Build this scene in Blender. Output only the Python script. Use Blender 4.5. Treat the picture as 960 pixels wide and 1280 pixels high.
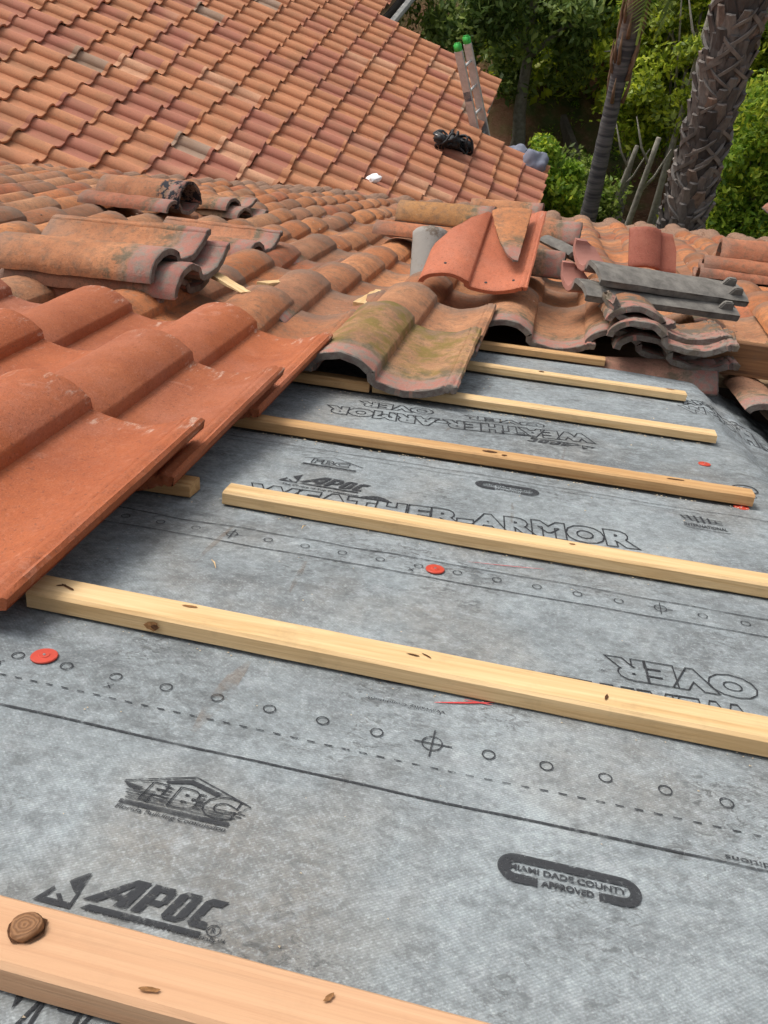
import bpy, bmesh, math, random
import numpy as np
from mathutils import Vector, Matrix, Euler, noise as mnoise

for o in list(bpy.data.objects): bpy.data.objects.remove(o)
SC = bpy.context.scene
COL = SC.collection
R = math.radians
random.seed(7)
RNG = np.random.default_rng(7)

# ------------------------------------------------------------------ camera
CAMZ = 7.2
right = Vector((0.97510, 0.22121, 0.01545)); down = Vector((0.16428, -0.67384, -0.72039)); fwd = Vector((-0.14894, 0.70499, -0.69340))
cam_d = bpy.data.cameras.new('camera'); cam = bpy.data.objects.new('camera', cam_d); COL.objects.link(cam)
cm = Matrix((( right.x, -down.x, -fwd.x, 0), (right.y, -down.y, -fwd.y, 0), (right.z, -down.z, -fwd.z, CAMZ), (0, 0, 0, 1)))
cam.matrix_world = cm
cam_d.sensor_fit = 'VERTICAL'; cam_d.sensor_height = 36; cam_d.lens = 1060/1280*36
cam_d.clip_start = .02; cam_d.clip_end = 600
cam_d.dof.use_dof = False
SC.camera = cam
SC.render.resolution_x = 768; SC.render.resolution_y = 1024

# ------------------------------------------------------------------ light
SUN_EL, SUN_AZ = R(56), R(300)      # azimuth measured clockwise from +Y
world = bpy.data.worlds.new('World'); SC.world = world; world.use_nodes = True
nt = world.node_tree; nt.nodes.clear()
sky = nt.nodes.new('ShaderNodeTexSky'); sky.sky_type = 'NISHITA'; sky.sun_disc = False
sky.sun_elevation = SUN_EL; sky.sun_rotation = SUN_AZ; sky.air_density = 1.0; sky.dust_density = 6.0; sky.ozone_density = 1.0
hsv = nt.nodes.new('ShaderNodeHueSaturation'); hsv.inputs['Saturation'].default_value = .35
bg = nt.nodes.new('ShaderNodeBackground'); bg.inputs[1].default_value = 0.15
out = nt.nodes.new('ShaderNodeOutputWorld')
nt.links.new(sky.outputs[0], hsv.inputs['Color']); nt.links.new(hsv.outputs[0], bg.inputs[0]); nt.links.new(bg.outputs[0], out.inputs[0])
sun_d = bpy.data.lights.new('sun', 'SUN'); sun_d.energy = 1.0; sun_d.angle = R(22); sun_d.color = (1, .955, .9)
sun = bpy.data.objects.new('sun', sun_d); COL.objects.link(sun)
sd = Vector((math.sin(SUN_AZ)*math.cos(SUN_EL), math.cos(SUN_AZ)*math.cos(SUN_EL), math.sin(SUN_EL)))
sun.rotation_euler = sd.to_track_quat('Z', 'Y').to_euler()
SC.view_settings.view_transform = 'Standard'; SC.view_settings.look = 'None'; SC.view_settings.gamma = 1
SC.view_settings.use_curve_mapping = False
SC.view_settings.exposure = 0.38

# ------------------------------------------------------------------ frames
SL = R(21.7); cs, sn = math.cos(SL), math.sin(SL)
# near roof slope: x along the battens, y down the slope (away), z off the deck; origin on the deck under the viewer
DECK = Matrix(((1, 0, 0, 0), (0, cs, sn, 0), (0, -sn, cs, CAMZ), (0, 0, 0, 1))) @ Matrix.Translation((0, 0, -.458))
# far roof slope: falls towards +X
FARD = 4.43
FAR = Matrix(((0, cs, sn, 0), (-1, 0, 0, 0), (0, -sn, cs, CAMZ), (0, 0, 0, 1))) @ Matrix.Translation((0, 0, -FARD))
VAL = 10.74            # valley in plan: y = x + VAL

# ------------------------------------------------------------------ helpers
def tag(o, label=None, cat=None, group=None, kind=None):
    if label: o['label'] = label
    if cat: o['category'] = cat
    if group: o['group'] = group
    if kind: o['kind'] = kind
    return o
def mesh(name, V, F, mat, parent=None, M=None, smooth=False):
    me = bpy.data.meshes.new(name); me.from_pydata([tuple(v) for v in V], [], F); me.update()
    if mat: me.materials.append(mat)
    if smooth: me.polygons.foreach_set('use_smooth', [True]*len(me.polygons))
    o = bpy.data.objects.new(name, me); COL.objects.link(o)
    if parent: o.parent = parent
    if M is not None:
        if parent: o.matrix_local = M
        else: o.matrix_world = M
    return o
def frombm(name, bm, mat, parent=None, M=None, smooth=False):
    bmesh.ops.recalc_face_normals(bm, faces=bm.faces)
    me = bpy.data.meshes.new(name); bm.to_mesh(me); bm.free()
    if mat: me.materials.append(mat)
    if smooth: me.polygons.foreach_set('use_smooth', [True]*len(me.polygons))
    o = bpy.data.objects.new(name, me); COL.objects.link(o)
    if parent: o.parent = parent
    if M is not None:
        if parent: o.matrix_local = M
        else: o.matrix_world = M
    return o
def empty(name, M, label, cat, group=None):
    o = bpy.data.objects.new(name, None); COL.objects.link(o); o.matrix_world = M; o.empty_display_size = .1
    return tag(o, label, cat, group)
def TR(x, y, z, rx=0, ry=0, rz=0):
    return Matrix.Translation((x, y, z)) @ Euler((R(rx), R(ry), R(rz))).to_matrix().to_4x4()
def box(bm, x0, x1, y0, y1, z0, z1, M=None):
    vs = [bm.verts.new(p) for p in ((x0,y0,z0),(x1,y0,z0),(x1,y1,z0),(x0,y1,z0),(x0,y0,z1),(x1,y0,z1),(x1,y1,z1),(x0,y1,z1))]
    for f in ((0,3,2,1),(4,5,6,7),(0,1,5,4),(1,2,6,5),(2,3,7,6),(3,0,4,7)): bm.faces.new([vs[i] for i in f])
    if M is not None: bmesh.ops.transform(bm, matrix=M, verts=vs)
    return vs
def tube(bm, pts, rad, seg=10, cap=True):
    pts = [Vector(p) for p in pts]; n = len(pts)
    rad = rad if isinstance(rad, (list, tuple)) else [rad]*n
    rings = []
    for i, p in enumerate(pts):
        t = (pts[min(i+1, n-1)]-pts[max(i-1, 0)]).normalized()
        a = t.orthogonal().normalized() if i == 0 else (a - t*a.dot(t)).normalized()
        b = t.cross(a)
        rings.append([bm.verts.new(p + (a*math.cos(k*2*math.pi/seg)+b*math.sin(k*2*math.pi/seg))*rad[i]) for k in range(seg)])
    for i in range(n-1):
        for k in range(seg): bm.faces.new((rings[i][k], rings[i][(k+1)%seg], rings[i+1][(k+1)%seg], rings[i+1][k]))
    if cap: bm.faces.new(rings[0][::-1]); bm.faces.new(rings[-1])
    return rings
def ns(x, y, z=0, s=1.): return mnoise.noise(Vector((x*s, y*s, z*s)))

# ------------------------------------------------------------------ materials
class NB:
    def __init__(s, name):
        s.m = bpy.data.materials.new(name); s.m.use_nodes = True; s.t = s.m.node_tree; s.t.nodes.clear()
        s.out = s.n('ShaderNodeOutputMaterial'); s.b = s.n('ShaderNodeBsdfPrincipled'); s.l(s.b.outputs[0], s.out.inputs[0])
        s.tc = s.n('ShaderNodeTexCoord'); s.co = s.tc.outputs['Object']
    def n(s, t, **k):
        x = s.t.nodes.new(t)
        for a, v in k.items(): setattr(x, a, v)
        return x
    def l(s, a, b): s.t.links.new(a, b)
    def set(s, inp, v):
        if hasattr(v, 'is_output') : s.l(v, inp)
        elif isinstance(v, bpy.types.NodeSocket): s.l(v, inp)
        else: inp.default_value = v
    def noise(s, scale, detail=4, rough=.55, vec=None, w=None, dist=0):
        x = s.n('ShaderNodeTexNoise'); x.inputs['Scale'].default_value = scale; x.inputs['Detail'].default_value = detail
        x.inputs['Roughness'].default_value = rough; x.inputs['Distortion'].default_value = dist
        s.l(vec or s.co, x.inputs['Vector'])
        if w is not None: x.noise_dimensions = '4D'; s.l(w, x.inputs['W'])
        return x.outputs['Fac']
    def map(s, scale=(1,1,1), loc=(0,0,0), rot=(0,0,0), vec=None):
        x = s.n('ShaderNodeMapping'); x.inputs['Scale'].default_value = scale; x.inputs['Location'].default_value = loc; x.inputs['Rotation'].default_value = rot
        s.l(vec or s.co, x.inputs['Vector']); return x.outputs[0]
    def ramp(s, f, stops):
        x = s.n('ShaderNodeValToRGB'); e = x.color_ramp.elements
        while len(e) < len(stops): e.new(.5)
        for i, (p, c) in enumerate(stops):
            e[i].position = p; e[i].color = (c, c, c, 1) if isinstance(c, (int, float)) else (*c, 1)
        s.l(f, x.inputs[0]); return x.outputs[0]
    def mix(s, f, a, b, mode='MIX'):
        x = s.n('ShaderNodeMix', data_type='RGBA', blend_type=mode); s.set(x.inputs[0], f)
        for i, v in ((6, a), (7, b)):
            if isinstance(v, tuple): v = (*v, 1) if len(v) == 3 else v
            s.set(x.inputs[i], v)
        return x.outputs[2]
    def math(s, op, a, b=None, c=None, clamp=False):
        x = s.n('ShaderNodeMath', operation=op, use_clamp=clamp); s.set(x.inputs[0], a)
        if b is not None: s.set(x.inputs[1], b)
        if c is not None: s.set(x.inputs[2], c)
        return x.outputs[0]
    def xyz(s, vec=None):
        x = s.n('ShaderNodeSeparateXYZ'); s.l(vec or s.co, x.inputs[0]); return x.outputs
    def bump(s, h, strength=.3, dist=.01, prev=None):
        x = s.n('ShaderNodeBump'); x.inputs['Strength'].default_value = strength; x.inputs['Distance'].default_value = dist
        s.l(h, x.inputs['Height'])
        if prev: s.l(prev, x.inputs['Normal'])
        return x.outputs[0]
    def fin(s, col, rough=.8, nrm=None, spec=.3, metal=0):
        s.set(s.b.inputs['Base Color'], (*col, 1) if isinstance(col, tuple) and len(col) == 3 else col)
        s.set(s.b.inputs['Roughness'], rough); s.b.inputs['Specular IOR Level'].default_value = spec; s.b.inputs['Metallic'].default_value = metal
        if nrm: s.l(nrm, s.b.inputs['Normal'])
        return s.m

def simple(name, col, rough=.7, spec=.3, metal=0, var=.15, sc=20):
    b = NB(name); f = b.noise(sc, 5)
    c = b.mix(b.ramp(f, [(.3, 0.), (.7, 1.)]), tuple(x*(1-var) for x in col), tuple(min(1, x*(1+var)) for x in col))
    return b.fin(c, rough, b.bump(f, .15, .003), spec, metal)

def tile_mat(name, old=True):
    b = NB(name); oi = b.n('ShaderNodeObjectInfo'); rnd = b.math('MULTIPLY', oi.outputs['Random'], 37.)
    base = oi.outputs['Color']
    big = b.noise(9, 5, .6, w=rnd); mid = b.noise(45, 5, .65, w=rnd); fine = b.noise(420, 3, .6, w=rnd)
    x, y, z = b.xyz()
    wob = b.noise(22, 4, .6, w=rnd)
    if old:
        c = b.mix(b.ramp(big, [(.35, 0.), (.65, 1.)]), b.mix(1, base, (.78, .70, .66), 'MULTIPLY'), b.mix(1, base, (1.18, 1.12, 1.02), 'MULTIPLY'))
        c = b.mix(b.math('MULTIPLY', b.ramp(mid, [(.48, 0.), (.66, 1.)]), .6), c, (.17, .115, .075))
        c = b.mix(b.math('MULTIPLY', b.ramp(b.noise(120, 5, .8, w=rnd), [(.52, 0.), (.66, 1.)]), .5), c, (.12, .08, .055))
        c = b.mix(b.math('MULTIPLY', b.ramp(b.noise(70, 4, .7, w=rnd), [(.6, 0.), (.72, 1.)]), .35), c, (.42, .36, .28))
        # weathered grey lichen towards the exposed nose
        ny = b.math('ADD', y, b.math('MULTIPLY', b.math('SUBTRACT', wob, .5), .16))
        c = b.mix(b.math('MULTIPLY', b.ramp(b.math('MULTIPLY', ny, 2.), [(.72, 0.), (.9, 1.)]), .55), c, (.17, .145, .12))
        # formerly covered pink head band
        hy = b.math('ADD', y, b.math('MULTIPLY', b.math('SUBTRACT', wob, .5), .05))
        band = b.ramp(b.math('MULTIPLY', hy, 10.), [(.58, 1.), (.72, 0.)])
        pk = b.mix(b.ramp(mid, [(.42, 0.), (.6, 1.)]), (.40, .175, .145), (.27, .235, .20))
        grime = b.ramp(b.math('MULTIPLY', hy, 10.), [(.6, 0.), (.8, 1.), (1., 0.)])
        c = b.mix(b.math('MULTIPLY', grime, .55), c, (.22, .20, .155))
        gr2 = b.math('MULTIPLY', b.ramp(b.math('MULTIPLY', hy, 5.), [(.28, 0.), (.36, 1.), (.55, 1.), (.75, 0.)]), b.ramp(b.noise(38, 5, .7, w=rnd), [(.46, 0.), (.56, 1.)]))
        c = b.mix(b.math('MULTIPLY', gr2, .7), c, (.10, .10, .065))
        pit = b.ramp(b.noise(160, 2, .5, w=rnd), [(.66, 0.), (.72, 1.)])
        c = b.mix(b.math('MULTIPLY', pit, .6), c, (.10, .07, .05))
        c = b.mix(b.math('MULTIPLY', band, .8), c, pk)
    else:
        c = b.mix(b.ramp(big, [(.3, 0.), (.7, 1.)]), b.mix(1, base, (.86, .80, .78), 'MULTIPLY'), b.mix(1, base, (1.1, 1.12, 1.1), 'MULTIPLY'))
        c = b.mix(b.math('MULTIPLY', b.ramp(mid, [(.56, 0.), (.7, 1.)]), .25), c, (.24, .07, .04))
        c = b.mix(b.math('MULTIPLY', b.ramp(b.noise(14, 6, .7, w=rnd, dist=1.5), [(.6, 0.), (.68, 1.)]), .38), c, (.55, .27, .18))
        c = b.mix(b.math('MULTIPLY', b.ramp(b.noise(6, 5, .6, w=rnd), [(.48, 0.), (.66, 1.)]), .45), c, (.44, .17, .105))
        scf = b.math('MULTIPLY', b.ramp(b.math('MULTIPLY', y, 2.), [(.80, 0.), (.86, 1.)]), b.ramp(b.noise(60, 5, .75, b.map((1, .35, 1)), w=rnd), [(.55, 0.), (.64, 1.)]))
        c = b.mix(b.math('MULTIPLY', scf, .7), c, (.62, .44, .34))
        c = b.mix(b.math('MULTIPLY', b.ramp(b.noise(230, 2, .5, w=rnd), [(.60, 0.), (.68, 1.)]), .5), c, (.14, .05, .028))
        c = b.mix(b.math('MULTIPLY', b.ramp(b.noise(95, 6, .85, w=rnd), [(.50, 0.), (.68, 1.)]), .42), c, (.20, .062, .03))
        c = b.mix(b.math('MULTIPLY', b.ramp(b.noise(130, 5, .85, w=b.math('ADD', rnd, 5.)), [(.54, 0.), (.68, 1.)]), .35), c, (.58, .27, .17))
    if old:   # raw grey cement body shows on the cut head edge and underneath
        under = b.math('GREATER_THAN', b.math('MULTIPLY', b.xyz(b.tc.outputs['Normal'])[2], -1.), .35)
        raw = b.math('MAXIMUM', under, b.math('LESS_THAN', y, .0022))
        c = b.mix(b.math('MULTIPLY', raw, .85), c, b.mix(b.ramp(mid, [(.4, 0.), (.6, 1.)]), (.10, .095, .085), (.20, .185, .16)))
    c = b.mix(b.math('MULTIPLY', b.ramp(fine, [(.3, 0.), (.7, 1.)]), .5), c, b.mix(1, c, (.55, .53, .52), 'MULTIPLY'))
    n1 = b.bump(fine, .5 if old else .5, .0018); n1 = b.bump(b.noise(150, 4, .7, w=rnd), .5 if old else .3, .003, n1); n2 = b.bump(mid, .55 if old else .22, .005, n1)
    rg = b.ramp(big, [(.3, .9), (.7, .78)]) if old else b.ramp(mid, [(.3, .70), (.7, .86)])
    return b.fin(c, rg, n2, .25 if old else .4)

def wood_mat(name, c1, c2, sc=1., dirt=.0):
    b = NB(name); oi = b.n('ShaderNodeObjectInfo'); rnd = b.math('MULTIPLY', oi.outputs['Random'], 13.)
    v = b.map((1.2*sc, 26*sc, 30*sc)); g = b.noise(3., 6, .6, v, rnd, dist=1.2); g2 = b.noise(9, 3, .6, b.map((1.*sc, 60*sc, 70*sc)), rnd)
    c = b.mix(b.ramp(g, [(.32, 0.), (.66, 1.)]), c2, c1)
    c = b.mix(b.math('MULTIPLY', b.ramp(g2, [(.5, 0.), (.75, 1.)]), .3), c, tuple(x*.6 for x in c2))
    # knots
    vo = b.n('ShaderNodeTexVoronoi'); vo.inputs['Scale'].default_value = 1.; b.l(b.map((3.2, 14, 14)), vo.inputs['Vector']); vo.voronoi_dimensions = '4D'; b.l(rnd, vo.inputs['W'])
    k = b.ramp(vo.outputs['Distance'], [(.10, 1.), (.17, 0.)])
    c = b.mix(b.math('MULTIPLY', k, .75), c, (.16, .075, .03))
    c = b.mix(b.math('MULTIPLY', b.ramp(b.noise(25, 5, .7, w=rnd), [(.55, 0.), (.75, 1.)]), dirt), c, (.12, .085, .055))
    return b.fin(c, .72, b.bump(g2, .25, .002), .3)

M_OLD = tile_mat('weathered_clay'); M_NEW = tile_mat('fresh_clay', False)
M_BAT = wood_mat('pale_pine', (.75, .54, .29), (.55, .35, .155), 1., .25)
M_BAT2 = wood_mat('tan_fir', (.60, .37, .17), (.40, .21, .08), 1., .3)
M_BAT3 = wood_mat('pink_fir', (.62, .385, .225), (.50, .27, .145), .6, .12)
M_BOARD = wood_mat('dark_board', (.25, .12, .05), (.10, .045, .02), .7, .4)
M_PLY = wood_mat('plywood', (.30, .2, .11), (.2, .12, .06), .4, .3)
M_RED = simple('red_plastic', (.50, .055, .03), .45, .5, var=.1)
M_REDCH = simple('red_chalk', (.55, .07, .07), .9, .1)
M_WHITE = simple('white_paper', (.8, .8, .8), .8, .2, var=.05)
M_ALU = simple('aluminium', (.50, .49, .47), .45, .5, .3)
M_GREEN = simple('green_plastic', (.06, .5, .09), .5, .4)
M_BLUE = simple('blue_sleeve', (.07, .12, .26), .6, .3)
M_BLACK = simple('black_webbing', (.018, .02, .022), .6, .4, var=.4)
M_RUNG = simple('bright_rung', (.75, .75, .74), .35, .5, .5)
M_STEEL = simple('steel', (.5, .5, .5), .35, .5, .9)
M_WALL = simple('stucco', (.42, .36, .29), .9, .2, var=.08, sc=60)
M_FASC = simple('dark_fascia', (.055, .045, .04), .7)
M_GUT = simple('grey_gutter', (.30, .30, .28), .6)
M_TARP = simple('grey_blue_cloth', (.20, .215, .27), .85, .2, var=.12, sc=8)

# underlayment fabric
b = NB('grey_underlayment')
big = b.noise(2.6, 6, .62); med = b.noise(11, 6, .68, dist=.5); fine = b.noise(85, 4, .75); grain = b.noise(700, 2, .6)
blot = b.noise(5.5, 8, .72, b.map((.55, 1.25, 1), (3, 1, 0)), dist=.8)
c = b.mix(b.ramp(big, [(.32, 0.), (.66, 1.)]), (.275, .31, .33), (.43, .475, .50))
c = b.mix(b.ramp(med, [(.38, .40), (.60, 0.)]), c, (.17, .185, .195))
c = b.mix(b.ramp(blot, [(.52, 0.), (.66, .75)]), c, (.095, .10, .105))
c = b.mix(b.ramp(b.noise(3.4, 5, .6, b.map((1, .8, 1), (9, 4, 0))), [(.50, 0.), (.66, .5)]), c, (.30, .245, .19))
c = b.mix(b.ramp(b.noise(55, 6, .8, b.map((1, 1, 1), (6, 1, 0))), [(.48, 0.), (.66, .55)]), c, (.11, .115, .12))
c = b.mix(b.ramp(b.noise(240, 3, .8, b.map((1, 1, 1), (1, 1, 0))), [(.50, 0.), (.66, .5)]), c, (.56, .60, .62))
sm = b.math('MULTIPLY', b.ramp(b.noise(7, 3, .6, b.map((1, 1, 1), (2, 8, 0))), [(.50, 0.), (.62, 1.)]), b.ramp(b.noise(120, 5, .8, b.map((.6, 1, 1), (2, 2, 0)), dist=1), [(.50, 0.), (.60, 1.)]))
c = b.mix(b.math('MULTIPLY', sm, .75), c, (.05, .048, .045))
c = b.mix(b.ramp(fine, [(.44, 0.), (.68, .50)]), c, (.10, .108, .115))
c = b.mix(b.ramp(b.noise(38, 5, .7, b.map((1, 1, 1), (4, 4, 0))), [(.56, 0.), (.70, .5)]), c, (.50, .53, .56))
c = b.mix(b.ramp(b.noise(30, 5, .7, b.map((.3, 1.2, 1), (1, 7, 0))), [(.55, 0.), (.75, .3)]), c, (.44, .46, .47))
# woven diagonal ribs
w = b.n('ShaderNodeTexWave'); w.wave_type = 'BANDS'; w.bands_direction = 'DIAGONAL'; w.inputs['Scale'].default_value = 165; w.inputs['Distortion'].default_value = .6; w.inputs['Detail'].default_value = 1; b.l(b.map((1, -1.4, 1)), w.inputs['Vector'])
w2 = b.n('ShaderNodeTexWave'); w2.wave_type = 'BANDS'; w2.bands_direction = 'DIAGONAL'; w2.inputs['Scale'].default_value = 130; w2.inputs['Distortion'].default_value = .8; b.l(b.map((1.1, 1.2, 1)), w2.inputs['Vector'])
weave = b.math('MULTIPLY', w.outputs['Fac'], b.math('ADD', b.math('MULTIPLY', w2.outputs['Fac'], .6), .4))
c = b.mix(b.math('MULTIPLY', b.math('SUBTRACT', 1., weave), .34), c, (.11, .115, .125))
c = b.mix(b.ramp(grain, [(.4, 0.), (.7, .3)]), c, (.12, .12, .12))
n = b.bump(weave, .3, .0008); n = b.bump(b.noise(14, 4, .6, b.map((.5, 1.5, 1))), .6, .008, n); n = b.bump(b.noise(5, 3, .5, b.map((.35, 2.4, 1)), dist=1.2), .7, .012, n)
sm2 = b.math('MULTIPLY', b.ramp(b.noise(2.3, 5, .65, b.map((1, 1, 1), (5, 3, 0)), dist=.6), [(.48, 0.), (.62, 1.)]), b.ramp(b.noise(48, 6, .85, b.map((.8, 1, 1), (7, 2, 0)), dist=.6), [(.40, 0.), (.62, 1.)]))
c = b.mix(b.math('MULTIPLY', sm2, .72), c, (.075, .078, .08))
c = b.mix(1, c, (1.0, 1.022, 1.0), 'MULTIPLY')
M_UND = b.fin(c, .78, n, .3)
b = NB('black_print'); f = b.noise(260, 3, .7); g = b.noise(14, 5, .7)
tr = b.n('ShaderNodeBsdfTransparent'); mx = b.n('ShaderNodeMixShader')
b.fin(b.mix(f, (.024, .026, .03), (.065, .068, .072)), .85, None, .15)
fac = b.math('MAXIMUM', b.ramp(f, [(.53, .03), (.67, .75)]), b.ramp(g, [(.53, .0), (.72, .75)]))
b.l(fac, mx.inputs[0]); b.l(b.b.outputs[0], mx.inputs[1]); b.l(tr.outputs[0], mx.inputs[2]); b.l(mx.outputs[0], b.out.inputs[0])
M_INK = b.m
b = NB('rust_stain'); f = b.noise(30, 5, .7)
tr = b.n('ShaderNodeBsdfTransparent'); mx = b.n('ShaderNodeMixShader'); b.fin((.27, .19, .13), .9, None, .1)
b.l(b.ramp(f, [(.38, .70), (.62, 1.)]), mx.inputs[0]); b.l(b.b.outputs[0], mx.inputs[1]); b.l(tr.outputs[0], mx.inputs[2]); b.l(mx.outputs[0], b.out.inputs[0])
M_RUST = b.m

# far roof: one colour per tile from its own cell
b = NB('tile_courses')
x, y, z = b.xyz()
cx = b.math('FLOOR', b.math('DIVIDE', x, .31)); cy = b.math('FLOOR', b.math('DIVIDE', y, .345))
cmb = b.n('ShaderNodeCombineXYZ'); b.l(cx, cmb.inputs[0]); b.l(cy, cmb.inputs[1])
wn = b.n('ShaderNodeTexWhiteNoise', noise_dimensions='2D'); b.l(cmb.outputs[0], wn.inputs['Vector'])
wn2 = b.n('ShaderNodeTexWhiteNoise', noise_dimensions='3D'); cm2 = b.n('ShaderNodeVectorMath', operation='ADD'); b.l(cmb.outputs[0], cm2.inputs[0]); cm2.inputs[1].default_value = (7.3, 2.1, 5.5); b.l(cm2.outputs[0], wn2.inputs['Vector'])
zone = b.noise(.7, 3)
v = b.math('ADD', b.math('MULTIPLY', wn.outputs['Value'], .75), b.math('MULTIPLY', zone, .5))
c = b.ramp(v, [(.0, (.51, .22, .108)), (.40, (.53, .235, .12)), (.66, (.48, .205, .108)), (.78, (.44, .18, .11)), (.95, (.40, .16, .108)), (1., (.60, .32, .19))])
c = b.mix(b.math('GREATER_THAN', wn2.outputs['Value'], .988), c, (.36, .25, .18))
c = b.mix(b.ramp(b.noise(4, 5, .6), [(.45, 0.), (.75, .5)]), c, (.27, .15, .08))
c = b.mix(b.ramp(b.noise(2.2, 6, .7, b.map((1.6, .35, 1), (4, 2, 0))), [(.52, 0.), (.72, .45)]), c, (.22, .13, .075))
c = b.mix(b.ramp(b.noise(60, 4, .7), [(.5, 0.), (.8, .5)]), c, (.2, .11, .07))
M_FART = b.fin(c, .82, b.bump(b.noise(80, 4, .7), .3, .004), .2)

# bark, leaves, ground
def leaf_mat(name, c1, c2, c3):
    b = NB(name); g = b.n('ShaderNodeNewGeometry')
    c = b.ramp(g.outputs['Random Per Island'], [(0., c1), (.45, c2), (.85, c3), (1., tuple(min(1, x*1.3) for x in c3))])
    tl = b.n('ShaderNodeBsdfTranslucent'); mx = b.n('ShaderNodeMixShader'); mx.inputs[0].default_value = .5
    b.fin(c, .5, None, .35); b.l(c, tl.inputs[0]); b.l(b.b.outputs[0], mx.inputs[1]); b.l(tl.outputs[0], mx.inputs[2]); b.l(mx.outputs[0], b.out.inputs[0])
    return b.m
L_DARK = leaf_mat('dark_leaves', (.07, .12, .03), (.17, .27, .07), (.32, .42, .13))
L_OLIVE = leaf_mat('olive_leaves', (.10, .15, .03), (.25, .34, .07), (.44, .52, .14))
L_YEL = leaf_mat('yellow_green_leaves', (.14, .20, .015), (.34, .44, .035), (.55, .60, .06))
L_BRI = leaf_mat('bright_leaves', (.07, .15, .015), (.21, .36, .035), (.38, .52, .06))
L_DRY = leaf_mat('dry_litter', (.11, .06, .035), (.22, .13, .07), (.34, .23, .14))
M_BARK = simple('grey_bark', (.27, .25, .21), .9, .2, var=.3, sc=14)
b = NB('palm_smooth_bark'); x, y, z = b.xyz()
rg = b.noise(1., 4, .6, b.map((2, 2, 22)))
c = b.mix(b.ramp(rg, [(.4, 0.), (.6, 1.)]), (.065, .062, .066), (.15, .14, .135))
zz = b.math('ADD', z, b.math('MULTIPLY', b.noise(3, 3), .6))
c = b.mix(b.ramp(b.math('MULTIPLY', zz, .125), [(.545, 0.), (.60, 1.)]), c, b.mix(b.ramp(b.noise(8, 4, .6, b.map((6, 6, 1))), [(.35, 0.), (.65, 1.)]), (.11, .065, .04), (.28, .19, .13)))
M_PALM1 = b.fin(c, .85, b.bump(rg, .6, .02), .2)
b = NB('palm_boot_bark'); g = b.n('ShaderNodeNewGeometry'); f = b.noise(14, 5, .7, b.map((1, 1, .4)))
c = b.ramp(g.outputs['Random Per Island'], [(0., (.07, .064, .06)), (.5, (.14, .128, .118)), (.85, (.22, .20, .18)), (1., (.25, .18, .14))])
c = b.mix(b.ramp(f, [(.4, .0), (.7, .7)]), c, (.06, .048, .042))
M_BOOT = b.fin(c, .9, b.bump(f, .6, .02), .15)
b = NB('soil'); f = b.noise(.9, 6, .65); f2 = b.noise(9, 5, .7)
c = b.mix(b.ramp(f, [(.42, 0.), (.6, 1.)]), (.19, .10, .062), (.09, .11, .04))
c = b.mix(b.ramp(f2, [(.5, 0.), (.75, .6)]), c, (.30, .19, .12))
M_SOIL = b.fin(c, .95, b.bump(f2, .8, .05), .1)

OLDC = [(q_[0]*1.0, q_[1]*.86, q_[2]*.74) for q_ in [(.47, .235, .125), (.43, .20, .10), (.50, .27, .155), (.38, .195, .115), (.46, .21, .105), (.42, .25, .16), (.52, .26, .13), (.33, .19, .13), (.40, .17, .10)]]
NEWC = [(.40, .108, .036), (.37, .105, .038), (.42, .118, .040), (.35, .112, .052)]

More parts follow.
